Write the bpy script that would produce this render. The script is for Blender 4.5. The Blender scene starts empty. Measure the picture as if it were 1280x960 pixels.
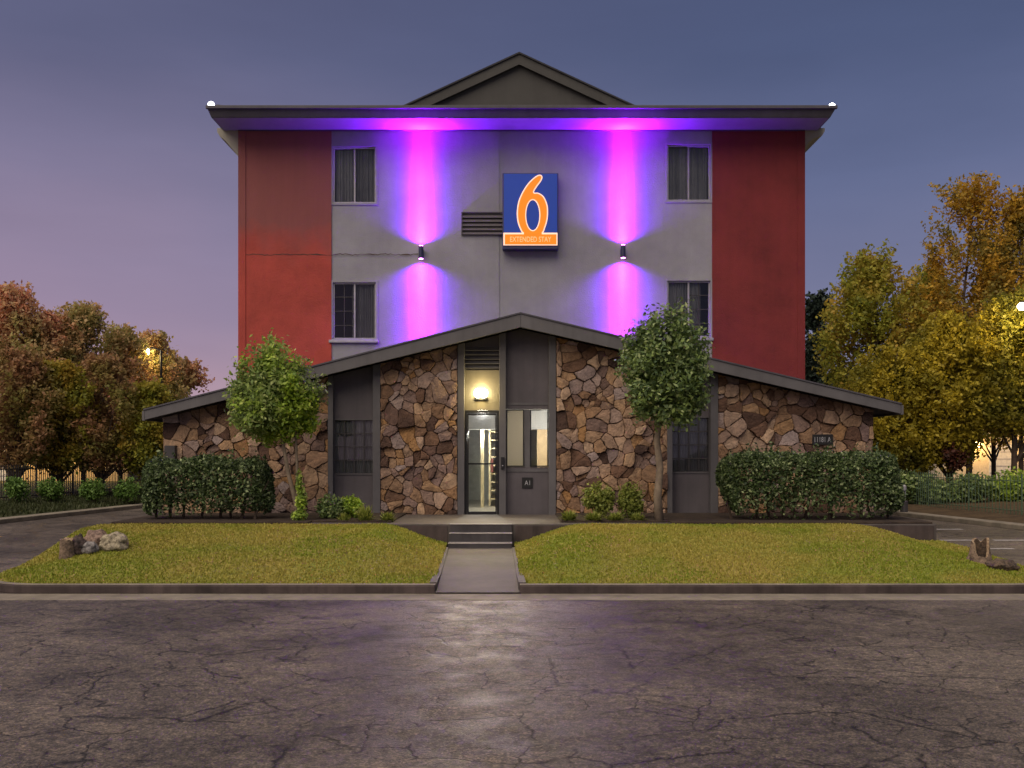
import bpy, math, random
import numpy as np
from mathutils import Vector, noise as mnoise
from mathutils.geometry import tessellate_polygon

R = math.radians
rnd = random.Random(7)
rng = np.random.default_rng(7)
S = bpy.context.scene
COL = S.collection

# ------------------------------------------------------------------ camera
CAMH, F, HZ = 1.89, 1280.0, 565.0
cd = bpy.data.cameras.new('camera')
cam = bpy.data.objects.new('camera', cd); COL.objects.link(cam)
cam.location = (0, 0, CAMH); cam.rotation_euler = (R(90), 0, 0)
cd.sensor_width = 36; cd.lens = 36; cd.shift_y = (HZ-480)/1280
cd.clip_start = .05; cd.clip_end = 3000
S.camera = cam

# ------------------------------------------------------------------ light
def lin(r, g, b):
    f = lambda c: (c/255/12.92) if c/255 <= .04045 else ((c/255+.055)/1.055)**2.4
    return (f(r), f(g), f(b), 1)
w = bpy.data.worlds.new('World'); S.world = w; w.use_nodes = True
wt = w.node_tree; wn = wt.nodes; wl = wt.links; wn.clear()
def wnode(t, **k):
    n = wn.new(t)
    for a, b in k.items(): setattr(n, a, b)
    return n
wo = wnode('ShaderNodeOutputWorld'); wb = wnode('ShaderNodeBackground'); wl.new(wb.outputs[0], wo.inputs[0])
tc = wnode('ShaderNodeTexCoord'); sx = wnode('ShaderNodeSeparateXYZ'); wl.new(tc.outputs['Generated'], sx.inputs[0])
def wramp(stops):
    r = wnode('ShaderNodeValToRGB'); e = r.color_ramp.elements
    while len(e) < len(stops): e.new(.5)
    for k, (p, c) in enumerate(stops): e[k].position = p; e[k].color = lin(*c)
    return r
# twilight: rose near the horizon in the west (left), slate blue above and to the right
rl = wramp([(0, (190, 156, 162)), (.06, (178, 148, 163)), (.14, (154, 136, 161)), (.26, (126, 120, 150)), (.36, (97, 99, 130)), (.5, (76, 80, 112)), (1, (78, 83, 120))])
rr = wramp([(0, (152, 144, 164)), (.06, (138, 136, 162)), (.14, (118, 121, 152)), (.26, (98, 107, 142)), (.36, (79, 90, 124)), (.5, (66, 75, 108)), (1, (78, 83, 120))])
nz = wnode('ShaderNodeTexNoise'); nz.inputs['Scale'].default_value = 2.2; nz.inputs['Detail'].default_value = 4
mp = wnode('ShaderNodeMapping'); mp.inputs['Scale'].default_value = (1, 1, 3.5); wl.new(tc.outputs['Generated'], mp.inputs[0]); wl.new(mp.outputs[0], nz.inputs[0])
zz = wnode('ShaderNodeMath', operation='MULTIPLY_ADD'); wl.new(nz.outputs[0], zz.inputs[0]); zz.inputs[1].default_value = .13; wl.new(sx.outputs[2], zz.inputs[2])
zo = wnode('ShaderNodeMath', operation='SUBTRACT'); wl.new(zz.outputs[0], zo.inputs[0]); zo.inputs[1].default_value = .065
wl.new(zo.outputs[0], rl.inputs[0]); wl.new(zo.outputs[0], rr.inputs[0])
mr = wnode('ShaderNodeMapRange', interpolation_type='SMOOTHSTEP'); wl.new(sx.outputs[0], mr.inputs[0]); mr.inputs[1].default_value = -.5; mr.inputs[2].default_value = .35
mx = wnode('ShaderNodeMix', data_type='RGBA'); wl.new(mr.outputs[0], mx.inputs[0]); wl.new(rl.outputs[0], mx.inputs[6]); wl.new(rr.outputs[0], mx.inputs[7])
n2 = wnode('ShaderNodeTexNoise'); n2.inputs['Scale'].default_value = 3.0; n2.inputs['Detail'].default_value = 6; n2.inputs['Roughness'].default_value = .55
m2 = wnode('ShaderNodeMapping'); m2.inputs['Scale'].default_value = (1, 1, 5); m2.inputs['Rotation'].default_value = (0, .12, 0); wl.new(tc.outputs['Generated'], m2.inputs[0]); wl.new(m2.outputs[0], n2.inputs[0])
r2 = wnode('ShaderNodeMapRange'); wl.new(n2.outputs[0], r2.inputs[0]); r2.inputs[1].default_value = .3; r2.inputs[2].default_value = .7; r2.inputs[3].default_value = .97; r2.inputs[4].default_value = 1.06
c2 = wnode('ShaderNodeVectorMath', operation='SCALE'); wl.new(mx.outputs[2], c2.inputs[0]); wl.new(r2.outputs[0], c2.inputs['Scale'])
wl.new(c2.outputs[0], wb.inputs[0])
EXPO = 1.25
wb.inputs[1].default_value = 1/2**EXPO

sd = bpy.data.lights.new('sun', 'SUN'); so = bpy.data.objects.new('sun', sd); COL.objects.link(so)
sd.energy = 1.5; sd.color = (1, .85, .70); sd.angle = R(70)
# light comes from the left, in front of the building, fairly high
so.rotation_euler = Vector((.40, .62, -.95)).to_track_quat('-Z', 'Y').to_euler()

S.view_settings.view_transform = 'Standard'; S.view_settings.look = 'None'
S.view_settings.exposure = EXPO; S.view_settings.gamma = 1; S.view_settings.use_curve_mapping = False
S.cycles.use_denoising = True; S.cycles.max_bounces = 6; S.cycles.transparent_max_bounces = 12
S.cycles.sample_clamp_indirect = 4

# ------------------------------------------------------------------ helpers
def P(px, py, D): return Vector(((px-640)*D/F, D, CAMH-(py-HZ)*D/F))
def X(px, D): return (px-640)*D/F
def Z(py, D): return CAMH-(py-HZ)*D/F

class MB:
    def __init__(s): s.v = []; s.f = []
    def add(s, vs, fs):
        o = len(s.v); s.v += [tuple(v) for v in vs]; s.f += [tuple(i+o for i in f) for f in fs]; return s
    def box(s, x0, x1, y0, y1, z0, z1):
        return s.add([(x0,y0,z0),(x1,y0,z0),(x1,y1,z0),(x0,y1,z0),(x0,y0,z1),(x1,y0,z1),(x1,y1,z1),(x0,y1,z1)],
                     [(0,3,2,1),(4,5,6,7),(0,1,5,4),(1,2,6,5),(2,3,7,6),(3,0,4,7)])
    def prism(s, poly, y0, y1):
        """poly: (x, z) outline, counter-clockwise seen from the camera; extruded in y."""
        n = len(poly); vs = [(x, y0, z) for x, z in poly]+[(x, y1, z) for x, z in poly]
        fs = [tuple(range(n)), tuple(range(2*n-1, n-1, -1))]
        for i in range(n): j = (i+1) % n; fs.append((j, i, n+i, n+j))
        return s.add(vs, fs)
    def tube(s, pts, rad, k=7, cap=True):
        pts = [Vector(p) for p in pts]; n = len(pts)
        if not hasattr(rad, '__len__'): rad = [rad]*n
        vs = []
        for i, p in enumerate(pts):
            t = (pts[min(i+1, n-1)]-pts[max(i-1, 0)]).normalized()
            a = t.cross(Vector((0, 1, 0)) if abs(t.y) < .9 else Vector((1, 0, 0))).normalized(); b = t.cross(a)
            for q in range(k):
                th = 2*math.pi*q/k; vs.append(p+(a*math.cos(th)+b*math.sin(th))*rad[i])
        fs = []
        for i in range(n-1):
            for q in range(k):
                r = (q+1) % k; fs.append((i*k+q, i*k+r, i*k+k+r, i*k+k+q))
        if cap: fs += [tuple(range(k-1, -1, -1)), tuple(range((n-1)*k, n*k))]
        return s.add(vs, fs)
    def lathe(s, c, prof, k=16):
        """prof: (radius, z) bottom to top round the vertical through c."""
        vs = []; n = len(prof)
        for r, z in prof:
            for q in range(k):
                th = 2*math.pi*q/k; vs.append((c[0]+r*math.cos(th), c[1]+r*math.sin(th), c[2]+z))
        fs = []
        for i in range(n-1):
            for q in range(k):
                r = (q+1) % k; fs.append((i*k+q, i*k+r, i*k+k+r, i*k+k+q))
        fs += [tuple(range(k-1, -1, -1)), tuple(range((n-1)*k, n*k))]
        return s.add(vs, fs)

LOC = {}
def tag(o, label=None, cat=None, group=None, kind=None):
    if label: o['label'] = label
    if cat: o['category'] = cat
    if group: o['group'] = group
    if kind: o['kind'] = kind
    return o
def empty(name, loc, label, cat, group=None):
    o = bpy.data.objects.new(name, None); COL.objects.link(o); o.location = loc; o.empty_display_size = .2
    LOC[o.name] = Vector(loc); return tag(o, label, cat, group)
def build(name, m, mat, parent=None, bevel=0, smooth=False, label=None, shell=None):
    v = np.array(m.v, dtype=np.float64)
    if parent is not None: off = LOC[parent.name]
    else:
        off = Vector(((v[:,0].min()+v[:,0].max())/2, (v[:,1].min()+v[:,1].max())/2, v[:,2].min()))
    v = v-np.array(off)
    me = bpy.data.meshes.new(name); me.from_pydata(v.tolist(), [], m.f)
    me.materials.append(mat); me.validate()
    if smooth: me.polygons.foreach_set('use_smooth', [True]*len(me.polygons))
    o = bpy.data.objects.new(name, me); COL.objects.link(o)
    LOC[o.name] = off
    if parent is not None: o.parent = parent
    else: o.location = off
    if bevel:
        b = o.modifiers.new('bevel', 'BEVEL'); b.width = bevel; b.segments = 2; b.limit_method = 'ANGLE'; b.angle_limit = R(40)
    if label: o['label'] = label
    return o
def quads(name, V, mat, parent=None):
    """V: (n,4,3) array of quads, built as ONE mesh."""
    n = len(V); v = V.reshape(-1, 3)
    if parent is not None: off = LOC[parent.name]
    else: off = Vector(((v[:,0].min()+v[:,0].max())/2, (v[:,1].min()+v[:,1].max())/2, v[:,2].min()))
    v = v-np.array(off)
    me = bpy.data.meshes.new(name)
    me.vertices.add(4*n); me.vertices.foreach_set('co', v.astype(np.float32).ravel())
    me.loops.add(4*n); me.loops.foreach_set('vertex_index', np.arange(4*n, dtype=np.int32))
    me.polygons.add(n); me.polygons.foreach_set('loop_start', np.arange(0, 4*n, 4, dtype=np.int32))
    me.update(calc_edges=True); me.validate()
    me.materials.append(mat)
    o = bpy.data.objects.new(name, me); COL.objects.link(o); LOC[o.name] = off
    if parent is not None: o.parent = parent
    else: o.location = off
    return o
def text_mesh(name, body, width, height, center, y, mat, parent, thick=.004):
    c = bpy.data.curves.new(name, 'FONT'); c.body = body; c.size = 1; c.align_x = 'CENTER'; c.align_y = 'CENTER'; c.extrude = .02
    t = bpy.data.objects.new(name, c); COL.objects.link(t); bpy.context.view_layer.update()
    me = bpy.data.meshes.new_from_object(t.evaluated_get(bpy.context.evaluated_depsgraph_get()))
    bpy.data.objects.remove(t)
    v = np.zeros(len(me.vertices)*3); me.vertices.foreach_get('co', v); v = v.reshape(-1, 3)
    mn, mxx = v.min(0), v.max(0)
    nx = (v[:,0]-(mn[0]+mxx[0])/2)/(mxx[0]-mn[0])*width; nz_ = (v[:,1]-(mn[1]+mxx[1])/2)/(mxx[1]-mn[1])*height
    ny = -(v[:,2]-mn[2])/(mxx[2]-mn[2])*thick
    out = np.stack([nx+center[0], ny+y, nz_+center[1]], 1)-np.array(LOC[parent.name])
    me.vertices.foreach_set('co', out.ravel()); me.materials.clear(); me.materials.append(mat); me.name = name
    o = bpy.data.objects.new(name, me); COL.objects.link(o); o.parent = parent; LOC[o.name] = LOC[parent.name]
    return o

# ------------------------------------------------------------------ materials
def mat(name):
    m = bpy.data.materials.new(name); m.use_nodes = True; t = m.node_tree; t.nodes.clear()
    o = t.nodes.new('ShaderNodeOutputMaterial'); b = t.nodes.new('ShaderNodeBsdfPrincipled'); t.links.new(b.outputs[0], o.inputs[0])
    return m, t, b, o
def N(t, ty, **k):
    n = t.nodes.new(ty)
    for a, b in k.items():
        if a in n.inputs.keys() if hasattr(n.inputs, 'keys') else False: n.inputs[a].default_value = b
        else: setattr(n, a, b)
    return n
def ramp(t, src, stops, const=False):
    r = t.nodes.new('ShaderNodeValToRGB'); e = r.color_ramp.elements
    if const: r.color_ramp.interpolation = 'CONSTANT'
    while len(e) < len(stops): e.new(.5)
    for k, (p, c) in enumerate(stops):
        e[k].position = p; e[k].color = (*c, 1) if len(c) == 3 else c
    t.links.new(src, r.inputs[0]); return r
def noise_n(t, scale, detail=5, rough=.6, vec=None, dist=0):
    n = t.nodes.new('ShaderNodeTexNoise'); n.inputs['Scale'].default_value = scale; n.inputs['Detail'].default_value = detail
    n.inputs['Roughness'].default_value = rough; n.inputs['Distortion'].default_value = dist
    if vec is None:
        g = t.nodes.new('ShaderNodeNewGeometry'); vec = g.outputs['Position']
    t.links.new(vec, n.inputs['Vector']); return n
def mixc(t, fac, a, b, mode='MIX'):
    m = t.nodes.new('ShaderNodeMix'); m.data_type = 'RGBA'; m.blend_type = mode
    for val, i in ((fac, 0), (a, 6), (b, 7)):
        if isinstance(val, (int, float)): m.inputs[i].default_value = val
        elif isinstance(val, tuple): m.inputs[i].default_value = (*val, 1) if len(val) == 3 else val
        else: t.links.new(val, m.inputs[i])
    return m.outputs[2]
def bump(t, b, h, strength=.4, dist=.02):
    n = t.nodes.new('ShaderNodeBump'); n.inputs['Strength'].default_value = strength; n.inputs['Distance'].default_value = dist
    t.links.new(h, n.inputs['Height']); t.links.new(n.outputs[0], b.inputs['Normal'])
KK = .69
def weathered(name, c, var=.25, scale=1.2, rough=.75, fine=30, bs=.25, streak=.15, spec=.3):
    """a painted or cast surface with blotches, rain streaks and grain"""
    c = tuple(x*KK for x in c)
    m, t, b, o = mat(name)
    n1 = noise_n(t, scale, 6, .65); r1 = ramp(t, n1.outputs[0], [(.3, tuple(x*(1-var) for x in c)), (.7, tuple(min(1, x*(1+var)) for x in c))])
    g = t.nodes.new('ShaderNodeNewGeometry'); mp_ = t.nodes.new('ShaderNodeMapping'); mp_.inputs['Scale'].default_value = (5, 5, .35)
    t.links.new(g.outputs['Position'], mp_.inputs[0])
    n2 = noise_n(t, 1.2, 4, .6, mp_.outputs[0]); r2 = ramp(t, n2.outputs[0], [(.35, (1-streak,)*3), (.6, (1, 1, 1))])
    t.links.new(mixc(t, 1.0, r1.outputs[0], r2.outputs[0], 'MULTIPLY'), b.inputs['Base Color'])
    b.inputs['Roughness'].default_value = rough; b.inputs['Specular IOR Level'].default_value = spec
    n3 = noise_n(t, fine, 4, .7); bump(t, b, n3.outputs[0], bs, .01)
    return m
def plain(name, c, rough=.5, metal=0, spec=.5):
    c = tuple(x*(.8) for x in c)
    m, t, b, o = mat(name); n1 = noise_n(t, 9, 4)
    r1 = ramp(t, n1.outputs[0], [(.3, tuple(x*.85 for x in c)), (.7, tuple(min(1, x*1.12) for x in c))]); t.links.new(r1.outputs[0], b.inputs['Base Color'])
    b.inputs['Roughness'].default_value = rough; b.inputs['Metallic'].default_value = metal; b.inputs['Specular IOR Level'].default_value = spec
    return m
def emit(name, c, s):
    m, t, b, o = mat(name); b.inputs['Base Color'].default_value = (*c, 1); b.inputs['Emission Color'].default_value = (*c, 1); b.inputs['Emission Strength'].default_value = s
    return m
def glass_mat(name, tint=(.9, .95, .95), rough=.02, refl=.12):
    m, t, b, o = mat(name); t.nodes.remove(b)
    tr = t.nodes.new('ShaderNodeBsdfTransparent'); tr.inputs[0].default_value = (*tint, 1)
    gl = t.nodes.new('ShaderNodeBsdfGlossy'); gl.inputs['Roughness'].default_value = rough
    fr = t.nodes.new('ShaderNodeFresnel'); fr.inputs[0].default_value = 1.45
    ad = t.nodes.new('ShaderNodeMath'); ad.operation = 'ADD'; ad.inputs[1].default_value = refl; t.links.new(fr.outputs[0], ad.inputs[0])
    ms = t.nodes.new('ShaderNodeMixShader'); t.links.new(ad.outputs[0], ms.inputs[0]); t.links.new(tr.outputs[0], ms.inputs[1]); t.links.new(gl.outputs[0], ms.inputs[2])
    t.links.new(ms.outputs[0], o.inputs[0]); return m
def leaf_mat(name, cols, trans=.3, patch=None, pscale=.5):
    """leaf by leaf colour; patch = second set of colours that takes over in irregular patches"""
    m, t, b, o = mat(name); g = t.nodes.new('ShaderNodeNewGeometry')
    st = lambda cs: [(i/(len(cs)-1), c) for i, c in enumerate(cs)]
    c = ramp(t, g.outputs['Random Per Island'], st(cols)).outputs[0]
    if patch:
        c2 = ramp(t, g.outputs['Random Per Island'], st(patch)).outputs[0]
        f = ramp(t, noise_n(t, pscale, 3, .6).outputs[0], [(.42, (0, 0, 0)), (.58, (1, 1, 1))]).outputs[0]
        c = mixc(t, f, c, c2)
    t.links.new(c, b.inputs['Base Color']); b.inputs['Roughness'].default_value = .55; b.inputs['Specular IOR Level'].default_value = .3
    tl = t.nodes.new('ShaderNodeBsdfTranslucent'); t.links.new(c, tl.inputs[0])
    ms = t.nodes.new('ShaderNodeMixShader'); ms.inputs[0].default_value = trans
    t.links.new(b.outputs[0], ms.inputs[1]); t.links.new(tl.outputs[0], ms.inputs[2]); t.links.new(ms.outputs[0], o.inputs[0])
    return m

def asphalt_mat():
    m, t, b, o = mat('asphalt')
    g = t.nodes.new('ShaderNodeNewGeometry'); pos = g.outputs['Position']
    big = noise_n(t, .35, 5, .6, pos, .6); mid = noise_n(t, 2.5, 6, .7, pos); fine = noise_n(t, 60, 3, .7, pos)
    base = ramp(t, big.outputs[0], [(.34, (.055, .047, .041)), (.5, (.090, .076, .065)), (.66, (.132, .112, .093))]).outputs[0]
    grain = noise_n(t, 13, 4, .75, pos); agg = t.nodes.new('ShaderNodeTexVoronoi'); agg.inputs['Scale'].default_value = 55; t.links.new(pos, agg.inputs['Vector'])
    for src, f, st in ((mid.outputs[0], 1.0, [(.3, (.62, .62, .64)), (.5, (1, 1, 1)), (.7, (1.3, 1.27, 1.22))]), (fine.outputs[0], .9, [(.3, (.4, .4, .4)), (.5, (1, 1, 1)), (.68, (1.7, 1.65, 1.55))]),
                       (grain.outputs[0], .9, [(.32, (.45, .45, .46)), (.5, (1, 1, 1)), (.68, (1.6, 1.5, 1.4))]), (agg.outputs['Color'], .7, [(.2, (.55, .55, .55)), (.55, (1, 1, 1)), (.9, (1.9, 1.8, 1.7))])):
        base = mixc(t, f, base, ramp(t, src, st).outputs[0], 'MULTIPLY')
    c = base
    # oil spots and old sealer
    oil = ramp(t, noise_n(t, .9, 3, .5, pos, 1.2).outputs[0], [(.60, (1, 1, 1)), (.68, (.55, .55, .57))]).outputs[0]; c = mixc(t, 1.0, c, oil, 'MULTIPLY')
    # alligator cracking: cell edges, bent by noise and broken up by masks
    dn = noise_n(t, 3.2, 4, .65, pos); ms = t.nodes.new('ShaderNodeVectorMath'); ms.operation = 'MULTIPLY_ADD'
    t.links.new(dn.outputs[1], ms.inputs[0]); ms.inputs[1].default_value = (.26, .26, 0); t.links.new(pos, ms.inputs[2])
    def cracks(scale, wdt, lo, hi, nsc):
        v = t.nodes.new('ShaderNodeTexVoronoi'); v.feature = 'DISTANCE_TO_EDGE'; v.inputs['Scale'].default_value = scale; t.links.new(ms.outputs[0], v.inputs['Vector'])
        l = ramp(t, v.outputs['Distance'], [(0, (1, 1, 1)), (wdt, (0, 0, 0))]).outputs[0]
        k = ramp(t, noise_n(t, nsc, 4, .7, pos).outputs[0], [(lo, (0, 0, 0)), (hi, (1, 1, 1))]).outputs[0]
        return mixc(t, 1.0, l, k, 'MULTIPLY')
    k1 = cracks(.8, .014, .47, .52, .9); k2 = cracks(2.1, .026, .49, .54, .75); k3 = cracks(4.5, .04, .57, .61, .6)
    k = mixc(t, 1.0, mixc(t, 1.0, k1, k2, 'LIGHTEN'), k3, 'LIGHTEN')
    c = mixc(t, k, c, (.008, .007, .006))
    t.links.new(c, b.inputs['Base Color'])
    rr_ = ramp(t, mid.outputs[0], [(.35, (.40,)*3), (.65, (.68,)*3)]); t.links.new(rr_.outputs[0], b.inputs['Roughness'])
    b.inputs['Specular IOR Level'].default_value = .32
    hh = mixc(t, k, fine.outputs[0], (0, 0, 0)); bump(t, b, hh, .55, .012)
    return m

M = {}
M['asphalt'] = asphalt_mat()
M['concrete'] = weathered('concrete', (.115, .098, .088), .3, 1.6, .7, 45, .35, .1)
M['old_concrete'] = weathered('old_concrete', (.31, .27, .205), .3, 2.4, .8, 40, .4, .1)
M['kerb'] = weathered('kerb_stained', (.10, .075, .068), .4, 1.8, .85, 35, .4, .35)
M['step'] = weathered('step_paint', (.075, .068, .07), .3, 2.5, .6, 30, .3, .2)
M['nosing'] = weathered('worn_nosing', (.34, .31, .30), .3, 4, .7, 30, .2, .1)
M['soil'] = weathered('soil', (.055, .038, .026), .5, 4, .95, 25, .9, .1)
M['white'] = weathered('off_white_stucco', (.40, .40, .42), .16, .8, .85, 32, .85, .05)
M['cream'] = weathered('cream_paint', (.46, .44, .36), .1, 2, .7, 30, .1, .1)
M['grey'] = weathered('charcoal_paint', (.15, .134, .142), .16, 1.4, .65, 40, .2, .12)
M['greytrim'] = weathered('grey_trim_paint', (.155, .148, .15), .16, 1.6, .6, 40, .2, .12)
M['tan'] = weathered('tan_panel', (.19, .165, .125), .12, 2, .7, 40, .2, .1)
M['cornice'] = weathered('cornice_metal', (.105, .10, .115), .14, 1.2, .5, 30, .12, .15)
M['soffit'] = weathered('soffit_paint', (.42, .41, .44), .1, 1.2, .6, 30, .12, .05)
M['gable'] = weathered('gable_board', (.088, .086, .076), .12, 1.2, .7, 30, .2, .06)
M['roof'] = weathered('roof_felt', (.05, .05, .055), .25, 2, .8, 25, .4, .1)
M['mortar'] = weathered('dark_mortar', (.16, .12, .095), .4, 6, .95, 30, .6, .1)
M['black'] = plain('black_metal', (.012, .012, .013), .4)
M['blackmatte'] = plain('black_plate', (.008, .008, .008), .7)
M['dark'] = plain('dark_room', (.03, .028, .03), .9)
M['frame'] = plain('window_aluminium', (.42, .41, .43), .45, .3)
M['muntin'] = plain('dark_muntin', (.05, .045, .045), .6)
M['curtain'] = weathered('curtain', (.50, .47, .48), .15, 3, .9, 60, .3, .35)
M['blind'] = weathered('beige_blind', (.55, .48, .36), .08, 2, .9, 60, .2, .1)
M['blind'] = leaf_mat('beige_blind', [(.52, .48, .41), (.52, .48, .41)], .6)
M['glass'] = glass_mat('window_glass', (.88, .9, .9), .02, .0)
M['clear'] = glass_mat('door_glass', (.95, .97, .97), .01, .0)
M['inwall'] = plain('lobby_wall', (.62, .64, .60), .8)
M['inwarm'] = plain('lobby_warm_wall', (.72, .62, .40), .8)
M['infloor'] = plain('lobby_floor', (.35, .32, .28), .3)
M['bark'] = weathered('bark', (.12, .085, .06), .4, 6, .9, 30, .9, .3)
M['palebark'] = weathered('pale_bark', (.30, .235, .165), .3, 7, .85, 30, .7, .3)
M['signblue'] = plain('sign_blue', (.018, .075, .34), .35)
M['signside'] = plain('sign_side', (.04, .045, .12), .5)
M['paintline'] = weathered('worn_line_paint', (.55, .52, .5), .35, 5, .7, 40, .2, .1)
M['fixture'] = plain('fixture_metal', (.03, .03, .09), .45)
def red(name, c, dull):
    c = tuple(x*KK for x in c); dull = tuple(x*KK for x in dull) if dull else None
    m, t, b, o = mat(name); g = t.nodes.new('ShaderNodeNewGeometry')
    n1 = noise_n(t, .9, 6, .65); c1 = ramp(t, n1.outputs[0], [(.3, tuple(x*.72 for x in c)), (.5, c), (.7, tuple(x*1.2 for x in c))]).outputs[0]
    if dull:   # the upper storey blends to a duller red with a ragged lower edge
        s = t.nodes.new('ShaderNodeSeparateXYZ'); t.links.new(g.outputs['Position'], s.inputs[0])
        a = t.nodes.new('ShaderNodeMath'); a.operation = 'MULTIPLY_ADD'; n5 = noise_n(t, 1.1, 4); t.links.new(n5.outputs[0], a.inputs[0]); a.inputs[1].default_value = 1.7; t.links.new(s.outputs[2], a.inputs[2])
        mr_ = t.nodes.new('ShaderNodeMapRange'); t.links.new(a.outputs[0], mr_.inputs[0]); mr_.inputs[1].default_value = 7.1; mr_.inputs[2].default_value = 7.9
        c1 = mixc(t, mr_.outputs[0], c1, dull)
    mp_ = t.nodes.new('ShaderNodeMapping'); mp_.inputs['Scale'].default_value = (6, 6, .3); t.links.new(g.outputs['Position'], mp_.inputs[0])
    r2 = ramp(t, noise_n(t, 1, 4, .6, mp_.outputs[0]).outputs[0], [(.35, (.94,)*3), (.6, (1, 1, 1))]).outputs[0]
    t.links.new(mixc(t, 1.0, c1, r2, 'MULTIPLY'), b.inputs['Base Color']); b.inputs['Roughness'].default_value = .7; b.inputs['Specular IOR Level'].default_value = .3
    bump(t, b, mixc(t, .5, noise_n(t, 45, 4, .7).outputs[0], noise_n(t, 3, 4, .6).outputs[0]), .8, .03)
    return m
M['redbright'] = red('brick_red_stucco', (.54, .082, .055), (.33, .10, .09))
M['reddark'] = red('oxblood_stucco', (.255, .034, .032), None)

# stone: each stone its own colour, mottled
def stone_mat():
    m, t, b, o = mat('fieldstone'); g = t.nodes.new('ShaderNodeNewGeometry')
    c = ramp(t, g.outputs['Random Per Island'], [(0, (.075, .05, .04)), (.12, (.15, .09, .058)), (.26, (.27, .175, .10)), (.40, (.38, .27, .17)),
        (.55, (.21, .15, .13)), (.68, (.50, .37, .24)), (.8, (.33, .19, .075)), (.9, (.36, .30, .27)), (1, (.15, .095, .07))]).outputs[0]
    n1 = noise_n(t, 5.5, 8, .75, None, .8); v = ramp(t, n1.outputs[0], [(.3, (.38, .33, .31)), (.47, (.9, .88, .86)), (.7, (1.5, 1.4, 1.28))]).outputs[0]
    c = mixc(t, .85, c, v, 'MULTIPLY')
    n2 = noise_n(t, 2.2, 4); r = ramp(t, n2.outputs[0], [(.56, (0, 0, 0)), (.7, (1, 1, 1))]).outputs[0]
    c = mixc(t, r, c, (.26, .15, .06)) if False else c
    c = mixc(t, 1.0, c, (1.12, 1.09, 1.12), 'MULTIPLY')
    t.links.new(c, b.inputs['Base Color']); b.inputs['Roughness'].default_value = .85; b.inputs['Specular IOR Level'].default_value = .25
    bump(t, b, noise_n(t, 11, 8, .75).outputs[0], 1.0, .06)
    return m
M['stone'] = stone_mat()

# ------------------------------------------------------------------ ground
def z_walk(y): return max(0., min(1., (y-13.3)/(17.6-13.3)))*.23
def sheet(name, x0, x1, y0, y1, nx, ny, zf, m, kind='structure'):
    q = MB(); vs = []; fs = []
    for j in range(ny+1):
        for i in range(nx+1):
            x = x0+(x1-x0)*i/nx; y = y0+(y1-y0)*j/ny; vs.append((x, y, zf(x, y)))
    for j in range(ny):
        for i in range(nx):
            a = j*(nx+1)+i; fs.append((a, a+1, a+nx+2, a+nx+1))
    q.add(vs, fs); return tag(build(name, q, m, smooth=True), kind=kind)
M['turf'] = weathered('verge_turf', (.05, .055, .018), .5, 1.5, .95, 20, .9, .05)
sheet('ground', -600, 600, -200, 900, 8, 8, lambda x, y: -.02, M['turf'])
sheet('road', -60, 60, -30, 60, 8, 8, lambda x, y: 0, M['asphalt'])

LX, RX = -7.45, 7.75          # the island's left and right limits
FY, BY = 13.62, 18.2          # kerb front, retaining edge
CR = 1.15                     # corner radius
def island_edge(inset=0):
    """outline of the island from the back left round the front to the back right"""
    out = [(LX+inset, BY+2)]
    n = 10
    for i in range(n+1):
        a = math.pi+math.pi/2*i/n; out.append((LX+CR+(CR-inset)*math.cos(a), FY+CR+(CR-inset)*math.sin(a)))
    for i in range(n+1):
        a = 1.5*math.pi+math.pi/2*i/n; out.append((RX-CR+(CR-inset)*math.cos(a), FY+CR+(CR-inset)*math.sin(a)))
    out.append((RX-inset, BY+2)); return out
WL0, WR0, WL1, WR1 = X(546, 13.65), X(648, 13.65), X(561, 17.6), X(640, 17.6)   # the walk's edges at the kerb and at the steps
def walk_l(y): return WL0+(WL1-WL0)*(y-13.65)/(17.6-13.65)
def walk_r(y): return WR0+(WR1-WR0)*(y-13.65)/(17.6-13.65)
def ribbon(path, w0, w1, z0, z1, q):
    """a kerb of rectangular section that follows path; w0/w1 offsets to the left of travel"""
    n = len(path); vs = []
    for i, (x, y) in enumerate(path):
        a = path[max(i-1, 0)]; b = path[min(i+1, n-1)]; dx, dy = b[0]-a[0], b[1]-a[1]; l = math.hypot(dx, dy); nx, ny = -dy/l, dx/l
        for wq, zq in ((w0, z0), (w0, z1), (w1, z1), (w1, z0)): vs.append((x+nx*wq, y+ny*wq, zq))
    fs = []
    for i in range(n-1):
        for k in range(4): fs.append((4*i+k, 4*i+(k+1) % 4, 4*i+4+(k+1) % 4, 4*i+4+k))
    fs += [(3, 2, 1, 0), (4*n-4, 4*n-3, 4*n-2, 4*n-1)]
    q.add(vs, fs)
edge = island_edge()
def split_edge():
    L = [p for p in edge if p[0] <= WL0-.03]; Rr = [p for p in edge if p[0] >= WR0+.03]
    # more points along the straight front
    L += [(x, FY) for x in np.linspace(LX+CR+.6, WL0-.02, 9)]
    Rr = [(x, FY) for x in np.linspace(WR0+.02, RX-CR-.6, 9)]+Rr
    return L, Rr
EL, ER = split_edge()
for pth in (EL, ER):
    q = MB(); ribbon(pth, 0, .14, -.01, .118, q); tag(build('kerb', q, M['kerb'], bevel=.02), kind='structure')
    q = MB(); ribbon(pth, .015, .135, .1185, .124, q); tag(build('kerb_top', q, M['old_concrete']), kind='structure')
# gutter strip along the front of the kerb
q = MB(); gp = [(-14, FY+.0)]+[(x, FY) for x in np.linspace(-12, 12, 25)]+[(14, FY)]
q.box(-30, 30, 13.06, FY-.004, -.01, .006); tag(build('gutter', q, M['old_concrete'], bevel=.004), kind='structure')

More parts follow.
